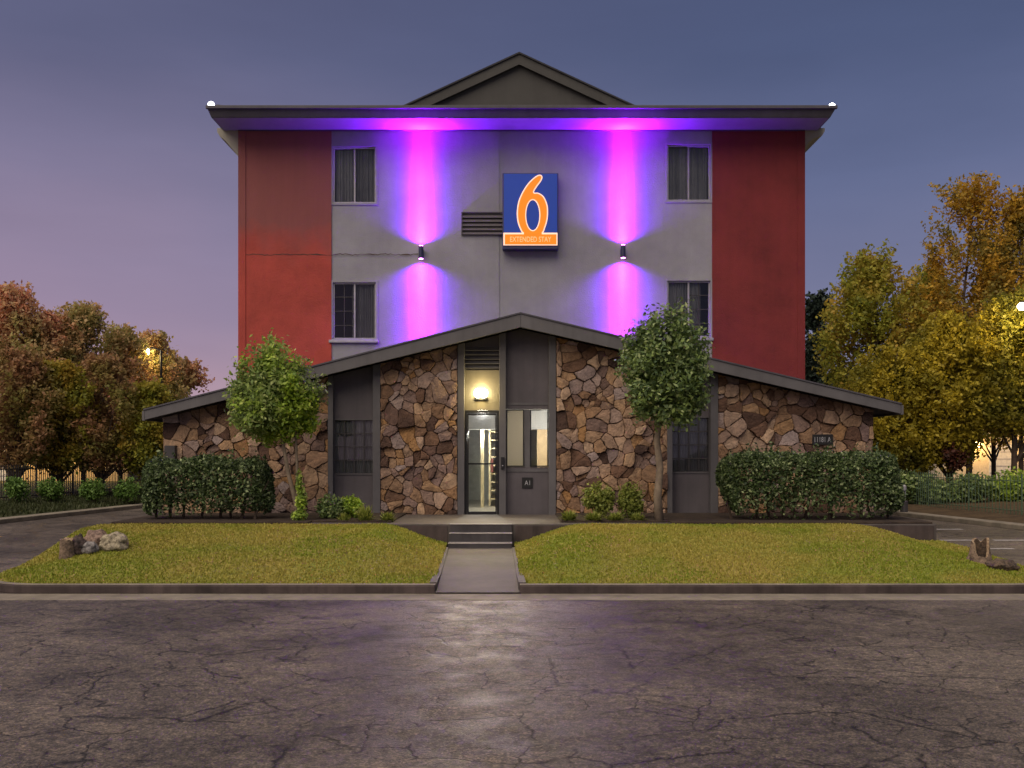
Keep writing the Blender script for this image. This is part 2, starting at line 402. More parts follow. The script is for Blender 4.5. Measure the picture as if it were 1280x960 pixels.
def sm(a, b, x):
    t = max(0., min(1., (x-a)/(b-a))); return t*t*(3-2*t)
def lawn_z(x, y):
    t = sm(FY+.1, 17.6, y)
    z = .11+.36*t+.105*sm(FY+.1, FY+1.4, y)+.03*sm(16.5, 18, y)
    e = RX-.45-x; s = sm(0, 1.3, e)*sm(-.1, 1.6, (x-LX)+.55*max(0, y-15)); z = .09+(z-.09)*(.42+.58*s)
    dw = (walk_l(y)-x) if x < (walk_l(y)+walk_r(y))/2 else (x-walk_r(y))
    k = sm(-.1, 1.25, dw); z = (z_walk(y)+.03)*(1-k)+z*k
    return z+.012*mnoise.noise((x*1.3, y*1.3, 0))
def on_lawn(px, py):
    D = 13.8
    while D < 22 and Z(py, D) > lawn_z(X(px, D), D): D += .02
    return D
def in_island(x, y, ins=.15):
    if y > BY or y < FY+ins or x < LX+ins or x > RX-ins: return False
    for cx, s in ((LX+CR, -1), (RX-CR, 1)):
        if (x-cx)*s > 0 and y < FY+CR and math.hypot(x-cx, y-FY-CR) > CR-ins: return False
    return not (walk_l(y)-.05 < x < walk_r(y)+.05)
def lawn_mat():
    m, t, b, o = mat('lawn')
    g = t.nodes.new('ShaderNodeNewGeometry')
    f = ramp(t, noise_n(t, .55, 4, .6, g.outputs['Position']).outputs[0], [(.4, (.28, .22, .05)), (.6, (.19, .22, .025))]).outputs[0]
    v = ramp(t, noise_n(t, 14, 5, .7).outputs[0], [(.3, (.5, .5, .5)), (.7, (1.4, 1.35, 1.2))]).outputs[0]
    t.links.new(mixc(t, 1.0, f, v, 'MULTIPLY'), b.inputs['Base Color']); b.inputs['Roughness'].default_value = .95
    bump(t, b, noise_n(t, 40, 3).outputs[0], .9, .03); return m
M['lawn'] = lawn_mat()
def lawn(name, x0, x1):
    q = MB(); idx = {}; nx, ny = 110, 48; ys = np.linspace(FY+.12, BY+.05, ny+1)
    for j, y in enumerate(ys):
        lo, hi = x0, x1
        if x0 < -3: hi = walk_l(y)-.06
        else: lo = walk_r(y)+.06
        # follow the rounded corner
        if y < FY+CR:
            d = math.sqrt(max(0, (CR-.12)**2-(FY+CR-y)**2))
            if x0 < -3: lo = LX+CR-d
            else: hi = RX-CR+d
        else:
            if x0 < -3: lo = LX+.12
            else: hi = RX-.12
        for i in range(nx+1):
            x = lo+(hi-lo)*i/nx; q.v.append((x, y, lawn_z(x, y)))
    for j in range(ny):
        for i in range(nx):
            a = j*(nx+1)+i; q.f.append((a, a+1, a+nx+2, a+nx+1))
    return tag(build(name, q, M['lawn'], smooth=True), kind='structure')
lawn('lawn', LX, 0); lawn('lawn', 0, RX)

def blades(n, hmin, hmax, test, zf, box, wid=.012, lean=.6):
    out = []; x0, x1, y0, y1 = box
    while len(out) < n:
        x = rnd.uniform(x0, x1); y = y0+(y1-y0)*rnd.random()
        if not test(x, y): continue
        z = zf(x, y)-.005; h = rnd.uniform(hmin, hmax); a = rnd.uniform(0, 6.283); l = h*lean*rnd.random(); w_ = wid*rnd.uniform(.7, 1.4)
        dx, dy = math.cos(a)*w_, math.sin(a)*w_; b = rnd.uniform(0, 6.283); tx, ty = math.cos(b)*l, math.sin(b)*l
        out.append(((x-dx, y-dy, z), (x+dx, y+dy, z), (x+tx+dx*.3, y+ty+dy*.3, z+h), (x+tx-dx*.3, y+ty-dy*.3, z+h)))
    return np.array(out)
M['grass'] = leaf_mat('grass_blades', [(.33, .275, .05), (.42, .35, .08), (.27, .25, .035), (.36, .33, .06)], .2,
                      [(.20, .255, .022), (.26, .30, .03), (.15, .21, .015), (.33, .32, .045)], .5)
gr = quads('grass', blades(110000, .014, .036, in_island, lawn_z, (LX, RX, FY, BY)), M['grass'])
tag(gr, 'short yellow green grass growing on the front lawns', 'grass', kind='stuff')

# walk, steps, landing
q = MB(); vs = []; fs = []
ys = np.linspace(13.60, 17.62, 24)
for y in ys: vs += [(walk_l(y)-.02, y, z_walk(y)+.009), (walk_r(y)+.02, y, z_walk(y)+.009)]
for i in range(len(ys)-1): fs.append((2*i, 2*i+1, 2*i+3, 2*i+2))
q.add(vs, fs); tag(build('path', q, M['concrete']), kind='structure')
for fn, sg, c0 in ((walk_l, -1, WL0), (walk_r, 1, WR0)):
    q = MB(); pts = [(fn(y)+sg*.055, y) for y in np.linspace(13.78, 17.55, 16)]
    vs = []; fs = []
    for x, y in pts:
        zt = max(z_walk(y)+.03, .122-.05*sm(13.7, 15, y)+z_walk(y)*.6)
        vs += [(x-.05, y, -.02), (x-.05, y, zt), (x+.05, y, zt), (x+.05, y, -.02)]
    for i in range(len(pts)-1):
        for k in range(4): fs.append((4*i+k, 4*i+(k+1) % 4, 4*i+4+(k+1) % 4, 4*i+4+k))
    fs += [(0, 1, 2, 3), (4*len(pts)-1, 4*len(pts)-2, 4*len(pts)-3, 4*len(pts)-4)]
    q.add(vs, fs); tag(build('path_edging', q, M['concrete']), kind='structure')
FL = .61
q = MB(); q.box(-7.25, 7.55, BY, 20.99, -.02, FL); tag(build('landing', q, M['concrete'], bevel=.015), kind='structure')
q = MB(); q.box(-7.2, WL1-.06, BY-.012, BY-.002, .0, FL-.035); q.box(WR1+.06, 7.5, BY-.012, BY-.002, .0, FL-.035); tag(build('landing_wall', q, M['kerb']), kind='structure')
st = empty('entrance_steps', (0, 17.9, .2), 'three dark painted steps with worn pale edges up to the glass door', 'steps')
x0, x1 = X(561, 17.8), X(640, 17.8)
for i, (y0, zt) in enumerate(((17.62, .32), (17.9, .47), (18.14, FL+.004))):
    q = MB(); q.box(x0, x1, y0, 18.26+.002*i, .12, zt-.012); build('step', q, M['step'], st, bevel=.008)
    q = MB(); q.box(x0-.004, x1+.004, y0-.006, 18.26+.003*i, zt-.0115, zt); build('tread', q, M['nosing'], st, bevel=.003)
for a, b, y_ in ((-7.15, X(388, 18.5)-.002, .04), (X(388, 18.5), X(497, 19.5), .38), (X(698, 19.5), X(838, 18.5)-.002, .38), (X(838, 18.5), 7.5, .04)):
    q = MB(); q.box(a, b, BY+y_, 20.97, FL-.01, FL+.035); tag(build('planting_bed', q, M['soil'], bevel=.02), kind='structure')

# ------------------------------------------------------------------ the hotel
DW, DM = 21.0, 23.0     # depth of the stone front and of the main facade
hotel = empty('motel_building', (X(651, DW), DW, FL), 'three storey motel with red and white walls above a fieldstone gabled front', 'building')
# --- roofline of the front: heights of the fascia's lower edge by pixel
DF = 20.55
def roof_top(px):        # pixel row of the rake's top edge, at DF
    return 392+(651-px)*(513-392)/(651-180) if px < 651 else 392+(px-651)*(505.5-392)/(1127-651)
def roof_low(px): return roof_top(px)+12+5*(1-abs(px-651)/475)
def x2px(x, D): return x*F/D+640
def under_z(x):          # underside of the rake at world x
    px = x2px(x, DF); return Z(roof_low(px), DF)+.03
def top_z(x): return Z(roof_top(x2px(x, DF)), DF)
xa, xe0, xe1 = X(651, DF), X(180, DF), X(1127, DF)
# roof slab and rake boards
def slab(x0, x1, y0, y1, dz0, dz1):
    return [(x0, y0, top_z(x0)+dz0), (x1, y0, top_z(x1)+dz0), (x1, y1, top_z(x1)+dz0), (x0, y1, top_z(x0)+dz0),
            (x0, y0, top_z(x0)+dz1), (x1, y0, top_z(x1)+dz1), (x1, y1, top_z(x1)+dz1), (x0, y1, top_z(x0)+dz1)]
BF = [(0,3,2,1),(4,5,6,7),(0,1,5,4),(1,2,6,5),(2,3,7,6),(3,0,4,7)]
rf = None
q = MB(); q.add(slab(xe0+.02, xa, DF+.05, 33, -.17, -.02), BF); q.add(slab(xa+.001, xe1-.02, DF+.05, 33, -.17, -.02), BF)
rf = build('roof', q, M['roof'], hotel)
for a, b in ((xe0, xa-.001), (xa+.001, xe1)):
    q = MB(); q.add([(a, DF, Z(roof_low(x2px(a, DF)), DF)), (b, DF, Z(roof_low(x2px(b, DF)), DF)), (b, DF+.045, Z(roof_low(x2px(b, DF)), DF)), (a, DF+.045, Z(roof_low(x2px(a, DF)), DF)),
                     (a, DF, top_z(a)), (b, DF, top_z(b)), (b, DF+.045, top_z(b)), (a, DF+.045, top_z(a))], BF)
    f = build('fascia', q, M['greytrim'], rf, bevel=.008)
    q = MB(); q.add([(a-.01, DF-.02, top_z(a)), (b, DF-.02, top_z(b)), (b, DF+.06, top_z(b)), (a-.01, DF+.06, top_z(a)),
                     (a-.01, DF-.02, top_z(a)+.03), (b, DF-.02, top_z(b)+.03), (b, DF+.06, top_z(b)+.03), (a-.01, DF+.06, top_z(a)+.03)], BF)
    build('drip_edge', q, M['cornice'], rf)
for a, b, nm in ((xe0-.04, xe0+.015, 'gutter_board'), (xe1-.015, xe1+.04, 'gutter_board')):
    q = MB(); zt = top_z((a+b)/2); q.box(a, b, DF+.0, 33, zt-.2, zt-.01); build('eave_board', q, M['greytrim'], rf)

# backing wall of the stone front (with the openings left free) and side walls
def wall_prism(q, pa, pb, y0, y1, zb=0., top=None):
    a, b = X(pa, DW), X(pb, DW)
    if a < xa-1e-6 < b and a < xa < b: poly = [(a, zb), (b, zb), (b, under_z(b)), (xa, under_z(xa)), (a, under_z(a))]
    else: poly = [(a, zb), (b, zb), (b, under_z(b)), (a, under_z(a))]
    q.prism(poly, y0, y1)
q = MB()
for pa, pb in ((203, 411), (475, 572), (695, 835), (897, 1092)): wall_prism(q, pa, pb, DW+.06, DW+.3)
# side walls running back
for pa, sg in ((203, 1), (1092, -1)):
    x = X(pa, DW); q.box(min(x, x+sg*.25), max(x, x+sg*.25), DW+.302, 32.6, 0, under_z(x)-.02)
sw = build('stone_wall', q, M['mortar'], hotel)

# --- fieldstones: cells of a weighted diagram, rounded, each standing proud by its own depth
def clip(poly, nx, nz_, d):
    out = []
    for i in range(len(poly)):
        p, r = poly[i], poly[(i+1) % len(poly)]; a = p[0]*nx+p[1]*nz_-d; b = r[0]*nx+r[1]*nz_-d
        if a <= 0: out.append(p)
        if (a < 0) != (b < 0) and abs(a-b) > 1e-12:
            t = a/(a-b); out.append((p[0]+(r[0]-p[0])*t, p[1]+(r[1]-p[1])*t))
    return out
def stones(q, outline, yface, size=.60):
    xs = [p[0] for p in outline]; zs = [p[1] for p in outline]
    # stretched, unevenly dense scatter: flat slabs of very different sizes
    an = rnd.uniform(.5, 1.2); ca_, sa_ = math.cos(an), math.sin(an); off = rnd.uniform(0, 50); pts = []
    for tries in range(1900):
        x = rnd.uniform(min(xs)-.05, max(xs)+.05); z = rnd.uniform(min(zs)-.05, max(zs)+.05)
        ex = size*(.22+.5*(.5+mnoise.noise((x*1.5+off, z*1.5, 3))))*rnd.uniform(.4, 1.35)
        if all(((x-a)*ca_+(z-b)*sa_)**2/1.7+((z-b)*ca_-(x-a)*sa_)**2*1.5 > ex*ex for a, b, c in pts): pts.append((x, z, 0))
    for i, (x, z, r) in enumerate(pts):
        cell = list(outline); near = sorted(range(len(pts)), key=lambda k: (pts[k][0]-x)**2+(pts[k][1]-z)**2)[1:26]
        gap = rnd.uniform(.001, .007)
        for k in near:
            a, b, c = pts[k]; dx, dz = a-x, b-z; l = math.hypot(dx, dz)
            nx, nz_ = dx/l, dz/l; m = (l*l+r*r-c*c)/(2*l)
            cell = clip(cell, nx, nz_, x*nx+z*nz_+m-gap)
            if len(cell) < 3: break
        if len(cell) < 3: continue
        ar = .5*abs(sum(cell[k][0]*cell[(k+1) % len(cell)][1]-cell[(k+1) % len(cell)][0]*cell[k][1] for k in range(len(cell))))
        if ar < .004: continue
        # round the corners, roughen the edge
        n = len(cell); rc = []
        for k in range(n):
            p, r2 = cell[k], cell[(k+1) % n]
            for t in (.06, .22, .4, .6, .78, .94):
                j = .008 if .1 < t < .9 else .003
                rc.append((p[0]+(r2[0]-p[0])*t+rnd.uniform(-j, j), p[1]+(r2[1]-p[1])*t+rnd.uniform(-j, j)))
        def warp(p):
            f = max(0, min(1, min(p[0]-min(xs), max(xs)-p[0], p[1]-min(zs), under_z(p[0])-.02-p[1])/.16))
            a = mnoise.noise((p[0]*2.0+off, p[1]*2.0, 1)); b = mnoise.noise((p[0]*2.0, p[1]*2.0+off, 7)); a2 = mnoise.noise((p[0]*6+off, p[1]*6, 2)); b2 = mnoise.noise((p[0]*6, p[1]*6, off))
            return (p[0]+f*(.13*a+.035*a2), p[1]+f*(.13*b+.035*b2))
        rc = [warp(p) for p in rc]
        n = len(rc); cx = sum(p[0] for p in rc)/n; cz = sum(p[1] for p in rc)/n
        h = rnd.uniform(.03, .13); tx, tz = rnd.uniform(-.16, .16), rnd.uniform(-.16, .16)
        vs = [(a, yface, b) for a, b in rc]
        for s_, hh in ((.99, .7), (.94, .95), (.55, 1.0)):
            for a, b in rc:
                xx, zz_ = cx+(a-cx)*s_, cz+(b-cz)*s_
                vs.append((xx, yface-h*hh-(xx-cx)*tx-(zz_-cz)*tz+rnd.uniform(-.004, .004), zz_))
        vs.append((cx+rnd.uniform(-.03, .03), yface-h*1.03+rnd.uniform(-.012, .012), cz))
        fs = []
        for L in range(3):
            for k in range(n):
                j = (k+1) % n; fs.append((L*n+k, L*n+j, L*n+n+j, L*n+n+k))
        for k in range(n): fs.append((3*n+k, 3*n+(k+1) % n, 4*n))
        q.add(vs, fs)
for pa, pb in ((203, 411), (475, 572), (695, 835), (897, 1092)):
    a, b = X(pa, DW)+.01, X(pb, DW)-.01
    q = MB(); stones(q, [(a, FL-.25), (b, FL-.25), (b, under_z(b)-.02), (a, under_z(a)-.02)], DW+.062)
    build('stone_facing', q, M['stone'], sw)

# --- charcoal panel bays
def rect(q, pa, pb, ya, yb, y0, y1): q.box(X(pa, DW), X(pb, DW), y0, y1, Z(yb, DW), Z(ya, DW))
def bay(pa, pb, win, lab):
    q = MB(); wall_prism(q, pa, pb, DW+.16, DW+.26, FL-.02)
    wx0, wx1, wy0, wy1 = win
    # the panel is built round the window opening
    q = MB(); a, b = X(pa, DW), X(pb, DW); xw0, xw1 = X(wx0, DW), X(wx1, DW); zw0, zw1 = Z(wy1, DW), Z(wy0, DW)
    q.box(a, xw0, DW+.16, DW+.26, FL-.02, zw1); q.box(xw1, b, DW+.16, DW+.26, FL-.02, zw1)
    q.box(xw0, xw1, DW+.16, DW+.26, FL-.02, zw0)
    q.prism([(a, zw1), (b, zw1), (b, under_z(b)), (a, under_z(a))], DW+.16, DW+.26)
    pn = build('wall_panel', q, M['grey'], hotel)
    q = MB(); q.box(xw0, xw1, DW+.145, DW+.159, zw1, zw1+.03); build('batten', q, M['greytrim'], pn)
    q = MB(); q.box(a+.12, b-.12, DW+.148, DW+.159, zw0-.03, zw0-.004); build('batten', q, M['greytrim'], pn)
    for p0, p1 in ((pa-1, pa+5.5), (pb-9, pb+.5)):
        q = MB(); c, d = X(p0, DW), X(p1, DW); q.prism([(c, FL-.01), (d, FL-.01), (d, under_z(d)-.01), (c, under_z(c)-.01)], DW-.03, DW+.155)
        build('post', q, M['greytrim'], hotel, bevel=.008)
    # window: dark grid, glass, curtain, dark room
    q = MB(); y = DW+.19
    for k in range(5):
        x = xw0+(xw1-xw0)*k/4; q.box(x-.011, x+.011, y-.02, y+.0, zw0, zw1)
    for k in range(5):
        z = zw0+(zw1-zw0)*k/4; q.box(xw0, xw1, y-.016, y-.003, z-.011, z+.011)
    wf = build('window', q, M['muntin'], hotel)
    q = MB(); q.box(xw0, xw1, y+.004, y+.010, zw0, zw1); build('pane', q, M['glass'], wf)
    q = MB(); n = 40; vs = []; fs = []
    for k in range(n+1):
        xx = xw0+(xw1-xw0)*k/n; yy = DW+.235+.012*math.sin(k*1.9)+.01*math.sin(k*.7); vs += [(xx, yy, zw0-.05), (xx, yy, zw1+.05)]
    for k in range(n): fs.append((2*k, 2*k+2, 2*k+3, 2*k+1))
    q.add(vs, fs); build('curtain', q, M['curtain'], wf)
    q = MB(); q.box(xw0-.3, xw1+.3, DW+.6, DW+.64, zw0-.3, zw1+.3); build('dark_backing', q, M['dark'], wf)
bay(411, 475, (416.5, 466, 525, 592), '')
bay(835, 897, (838, 888, 522, 590), '')

# --- centre bay
DC = DW+.14
def cb(name, pa, pb, ya, yb, y0, y1, m, parent=hotel, bevel=0, label=None):
    q = MB(); q.box(X(pa, DW), X(pb, DW), y0, y1, Z(yb, DW), Z(ya, DW)); return build(name, q, m, parent, bevel, label=label)
for pa, pb in ((572, 580.5), (624, 632.5), (686, 695)):
    q = MB(); c, d = X(pa, DW), X(pb, DW); q.prism([(c, FL-.01), (d, FL-.01), (d, under_z(d)-.01), (c, under_z(c)-.01)], DW-.03, DC+.06)
    build('post', q, M['greytrim'], hotel, bevel=.008)
cb('lamp_panel', 580.5, 624, 462, 512.5, DC, DC+.05, M['tan'], label='tan painted panel lit by the lamp above the door')
q = MB(); c, d = X(580.5, DW), X(624, DW); q.prism([(c, Z(462, DW)+.002), (d, Z(462, DW)+.002), (d, under_z(d)), (c, under_z(c))], DC+.06, DC+.1)
lv = build('louvre_backing', q, M['grey'], hotel)
q = MB()
for k in range(5):
    z = Z(460-k*5.6, DW); q.add([(c, DC-.02, z), (d, DC-.02, z), (d, DC+.055, z+.07), (c, DC+.055, z+.07), (c, DC-.02, z+.012), (d, DC-.02, z+.012), (d, DC+.055, z+.082), (c, DC+.055, z+.082)], BF)
build('louvre', q, M['greytrim'], lv)
q = MB(); a, b = X(632.5, DW), X(686, DW); poly = [(a, Z(511, DW)), (b, Z(511, DW)), (b, under_z(b)), (xa, under_z(xa)), (a, under_z(a))]
q.prism(poly, DC, DC+.05); build('wall_panel', q, M['grey'], hotel)
q = MB(); q.box(a, b, DC-.012, DC-.002, Z(506, DW), Z(503, DW)); build('batten', q, M['greytrim'], hotel)
cb('wall_panel', 632.5, 686, 584, 645, DC, DC+.05, M['grey'])
cb('batten', 632.5, 686, 587, 590, DC-.012, DC-.002, M['greytrim'])
cb('mullion', 655.5, 662.5, 511.2, 583.8, DC, DC+.05, M['greytrim'])
for pa, pb in ((632.6, 655.4), (662.6, 685.9)):
    q = MB(); t = 1.6
    for r in ((pa, pb, 511.3, 511.3+t), (pa, pb, 583.7-t, 583.7), (pa, pa+t, 511.3+t, 583.7-t), (pb-t, pb, 511.3+t, 583.7-t)): rect(q, *r, DC-.015, DC+.05)
    wf = build('window', q, M['black'], hotel)
    q = MB(); rect(q, pa+t, pb-t, 511.3+t, 583.7-t, DC+.02, DC+.026); build('pane', q, M['clear'], wf)
# door
dr = None
q = MB(); t = 3.2
for r in ((580.6, 623.9, 512.7, 516), (580.6, 583.4, 516, 644), (621.0, 623.9, 516, 644)): rect(q, *r, DC-.02, DC+.05)
df = build('door_frame', q, M['black'], hotel)
q = MB()
for r in ((583.6, 620.8, 516.3, 518.8), (583.6, 620.8, 640, 643.6), (583.6, 585.4, 518.8, 640), (619.0, 620.8, 518.8, 640)): rect(q, *r, DC-.005, DC+.04)
door = build('door', q, M['black'], hotel)
q = MB(); rect(q, 585.4, 619.0, 518.8, 640, DC+.012, DC+.018); build('pane', q, M['clear'], door)
q = MB(); rect(q, 585.4, 619, 578.8, 580.8, DC-.045, DC-.015); build('push_bar', q, M['black'], door)
# lobby behind the door and its two windows
xl, xr = X(563, DW), X(724, DW); zc = Z(508, DW); yb = 27.5
xp = X(632, DW)
q = MB(); q.box(xl-.1, xl, DC+.12, yb, FL-.1, zc); lobby = build('lobby', q, M['inwall'], hotel)
q = MB(); q.box(xl-.1, xr+.1, yb, yb+.1, FL-.1, zc); build('back_wall', q, M['inwall'], lobby)
q = MB(); q.box(xr, xr+.1, DC+.12, yb, FL-.1, zc); build('side_wall', q, M['inwarm'], lobby)
q = MB(); q.box(xl-.1, xr+.1, DC+.06, yb+.1, zc+.001, zc+.08); build('ceiling', q, M['inwall'], lobby)
q = MB(); q.box(xl, xr, DC+.052, yb, FL-.1, FL-.002); build('floor', q, M['infloor'], lobby)
# front wall strips inside so no sky shows
for a, b in ((xl-.1, X(572, DW)), (X(695, DW), xr+.1)):
    q = MB(); q.box(a, b, DC+.1, DC+.12, FL-.1, zc); build('front_wall', q, M['inwall'], lobby)
q = MB(); q.box(X(601.5, 24), X(605, 24), 23.6, 24.2, FL, zc); build('column', q, M['inwarm'], lobby)
# shelves along the right of the corridor
sx0, sx1 = X(611, 24.4), X(640, 24.4)
q = MB()
for k in range(9): q.box(sx0+.02, sx1, 24.3, 26.6, FL+.15+k*.2, FL+.175+k*.2)
q.box(sx0, sx0+.04, 24.3, 24.36, FL, zc-.2); q.box(sx0, sx0+.04, 26.5, 26.56, FL, zc-.2); q.box(sx1-.04, sx1, 24.3, 26.6, FL, zc-.2)
build('shelf_rack', q, M['inwarm'], lobby)
q = MB(); q.box(sx0+.05, sx0+.11, 24.25, 24.29, FL+.8, FL+1.12); build('leaflet_holder', q, plain('red_leaflet', (.16, .04, .035), .6), lobby)
# blinds
q = MB(); q.box(X(632.6, DW), X(656, DW), DC+.06, DC+.064, Z(584, DW), Z(511.5, DW)); build('blind', q, M['blind'], lobby)
q = MB(); q.box(X(672, 23.2), X(700, 23.2), 23.2, 23.7, FL, Z(527, 23.2)); build('cabinet', q, plain('brown_cabinet', (.60, .44, .26), .6), lobby)
q = MB(); q.box(X(640, 24), X(652, 24), 23.9, 24.3, FL, FL+1.1); build('counter', q, M['inwarm'], lobby)
dk = MB(); dk.lathe((X(603, 23.0), 23.0, zc-.06), [(.05, 0), (.11, .01), (.12, .05), (.12, .059)]); build('ceiling_lamp', dk, emit('lobby_lamp', (1, .95, .85), 14), lobby)
def light(name, ty, loc, power, col, **k):
    d = bpy.data.lights.new(name, ty); d.energy = power*.69; d.color = col
    for a, b in k.items(): setattr(d, a, b)
    o = bpy.data.objects.new(name, d); COL.objects.link(o); o.location = loc; return o
light('lobby_light', 'POINT', (X(603, 23.0), 23.6, zc-.55), 95, (1, .95, .82), shadow_soft_size=.12)
light('lobby_light', 'POINT', (X(685, 22.6), 22.1, zc-.5), 40, (1, .92, .78), shadow_soft_size=.12)

# --- main block
def mx_(px): return X(px, DM)
def mz(py): return Z(py, DM)
zt = mz(159.5)
WINS = [(416, 470, 183.5, 254), (416, 470, 353, 424), (834, 888, 181, 251), (834, 888, 351, 421.5)]
def wall_with_holes(q, x0, x1, z0, z1, holes, y0, y1):
    """a wall strip with rectangular openings stacked in one column"""
    cur = z0
    for hx0, hx1, hz0, hz1 in sorted(holes, key=lambda h: h[2]):
        q.box(x0, x1, y0, y1, cur, hz0)
        q.box(x0, hx0, y0, y1, hz0, hz1); q.box(hx1, x1, y0, y1, hz0, hz1); cur = hz1
    q.box(x0, x1, y0, y1, cur, z1)
H = [(mx_(a), mx_(b), mz(d), mz(c)) for a, b, c, d in WINS]
z0w = 2.4
q = MB()
wall_with_holes(q, mx_(414.5), mx_(474), z0w, zt, H[:2], DM, DM+.25)
wall_with_holes(q, mx_(830), mx_(890), z0w, zt, H[2:], DM, DM+.25)
q.box(mx_(474), mx_(553), DM, DM+.25, z0w, zt); q.box(mx_(553), mx_(624), DM-.018, DM+.25, z0w, zt); q.box(mx_(624), mx_(757), DM, DM+.25, z0w, zt); q.box(mx_(757), mx_(830), DM-.002, DM+.25, z0w, zt)
ww = build('white_wall', q, M['white'], hotel)
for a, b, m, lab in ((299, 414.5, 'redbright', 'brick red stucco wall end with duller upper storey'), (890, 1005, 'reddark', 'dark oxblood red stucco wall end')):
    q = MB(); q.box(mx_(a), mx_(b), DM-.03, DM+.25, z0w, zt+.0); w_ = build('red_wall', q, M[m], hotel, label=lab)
    xx = mx_(299) if a == 299 else mx_(1005)
    q = MB(); q.box(xx-.012, xx+.012+.14*(1 if a == 299 else -1) if a == 299 else xx+.012, DM-.045, DM-.0305, z0w, zt-.01) if a == 299 else q.box(xx-.15, xx+.012, DM-.045, DM-.0305, z0w, zt-.01)
    build('corner_board', q, M[m], w_)
    q = MB(); s = 1 if a == 299 else -1
    q.box(min(xx, xx+s*.25), max(xx, xx+s*.25), DM+.2502, 46, 1.2, zt); build('side_wall', q, M['white'], hotel)
q = MB(); q.box(mx_(299), mx_(1005), 46, 46.25, 0, zt); build('rear_wall', q, M['white'], hotel)
# ragged stucco crack between the storeys
q = MB(); xs_ = np.linspace(mx_(306), mx_(523), 70); vs = []; fs = []
for k, x in enumerate(xs_):
    zc_ = mz(318.5)+.02*mnoise.noise((x*3, 0, 0))+.012*rnd.uniform(-1, 1); hw = .012*max(.12, .7+mnoise.noise((x*4, 5, 1))*1.3)
    vs += [(x, DM-.034, zc_-hw), (x, DM-.034, zc_+hw)]
for k in range(len(xs_)-1): fs.append((2*k, 2*k+2, 2*k+3, 2*k+1))
q.add(vs, fs); build('stucco_crack', q, weathered('crack_grime', (.10, .06, .05), .3, 4), ww)
# windows of the upper storeys
for k, (a, b, c, d) in enumerate(H):
    q = MB(); t = .035; y0, y1 = DM+.03, DM+.11
    q.box(a+.001, a+t, y0, y1, c+.001, d-.001); q.box(b-t, b-.001, y0, y1, c+.001, d-.001); q.box(a+t, b-t, y0, y1, d-t, d-.001); q.box(a+t, b-t, y0, y1, c+.001, c+t)
    m_ = (a+b)/2; q.box(m_-.018, m_+.018, y0+.01, y1, c+t, d-t)
    wf = build('window', q, M['frame'], hotel)
    q = MB(); g_ = .045; q.box(a-g_, a, DM-.022, DM-.0025, c-g_, d+g_); q.box(b, b+g_, DM-.022, DM-.0025, c-g_, d+g_); q.box(a, b, DM-.022, DM-.0025, d, d+g_); q.box(a, b, DM-.022, DM-.0025, c-g_, c); build('casing', q, M['white'], wf)
    q = MB(); q.box(a+t, b-t, DM+.08, DM+.086, c+t, d-t); build('pane', q, M['glass'], wf)
    q = MB(); n = 50; vs = []; fs = []
    ca0, ca1 = (a, b) if k in (0, 2) else ((a+.42*(b-a), b) if k == 1 else (a, a+.8*(b-a)))
    for i in range(n+1):
        xx = ca0+(ca1-ca0)*i/n; yy = DM+.15+.022*math.sin(i*1.7)+.012*math.sin(i*.61+k); vs += [(xx, yy, c-.02), (xx, yy, d+.02)]
    for i in range(n): fs.append((2*i, 2*i+2, 2*i+3, 2*i+1))
    q.add(vs, fs); build('curtain', q, M['curtain'], wf)
    if k in (1, 3):
        q = MB(); xa_, xb_ = (a+t, m_-.02) if k == 1 else (m_+.02, b-t)
        for i in (1, 2, 3): z = c+(d-c)*i/4; q.box(xa_, xb_, DM+.062, DM+.0755, z-.008, z+.008)
        q.box((xa_+xb_)/2-.008, (xa_+xb_)/2+.008, DM+.06, DM+.076, c+t, d-t); build('muntin', q, M['muntin'], wf)
        q = MB(); q.box(a-.08, b+.06, DM-.07, DM-.021, c-.085, c-.021); build('sill', q, M['frame'], wf, bevel=.008)
# louvred vent beside the sign
q = MB(); a, b, c, d = mx_(578), mx_(640), mz(294), mz(268); q.box(a, b, DM-.021, DM-.019, c, d); vt = build('wall_vent', q, M['dark'], hotel)
q = MB()
for k in range(5):
    z = c+(d-c)*k/5; q.add([(a, DM-.075, z), (b, DM-.075, z), (b, DM-.024, z+.075), (a, DM-.024, z+.075), (a, DM-.075, z+.012), (b, DM-.075, z+.012), (b, DM-.024, z+.087), (a, DM-.024, z+.087)], BF)
q.box(a-.02, a, DM-.08, DM-.0185, c, d+.02); q.box(a-.02, b, DM-.08, DM-.0185, d+.02, d+.04); build('vent_slat', q, M['grey'], vt)

# cornice: leaning fascia, soffit, side eaves
D0, D1 = 22.02, 22.12
L0, L1, L2 = X(258, D0), X(264, D1), X(271.5, DM)
R0, R1, R2 = X(1046, D0), X(1038, D1), X(1031, DM)
zc0, zc1 = Z(133, D0), Z(146.5, D1)
yb_ = DM+.22
q = MB()
q.add([(L1, D1, zc1), (R1, D1, zc1), (R1, yb_, zc1), (L1, yb_, zc1), (L0, D0, zc0), (R0, D0, zc0), (R0, yb_, zc0), (L0, yb_, zc0)],
      [(4, 5, 6, 7), (0, 1, 5, 4), (1, 2, 6, 5), (2, 3, 7, 6), (3, 0, 4, 7)])
cn = build('cornice', q, M['cornice'], hotel)
q = MB(); q.box(L0-.01, R0+.01, D0-.03, D0+.05, zc0-.05, zc0+.02); build('drip_edge', q, M['cornice'], cn, bevel=.008)
q = MB(); q.add([(L1, D1, zc1), (R1, D1, zc1), (R1, yb_, zc1), (L1, yb_, zc1), (L1, D1, zc1+.03), (R1, D1, zc1+.03), (R1, yb_, zc1+.03), (L1, yb_, zc1+.03)], BF)
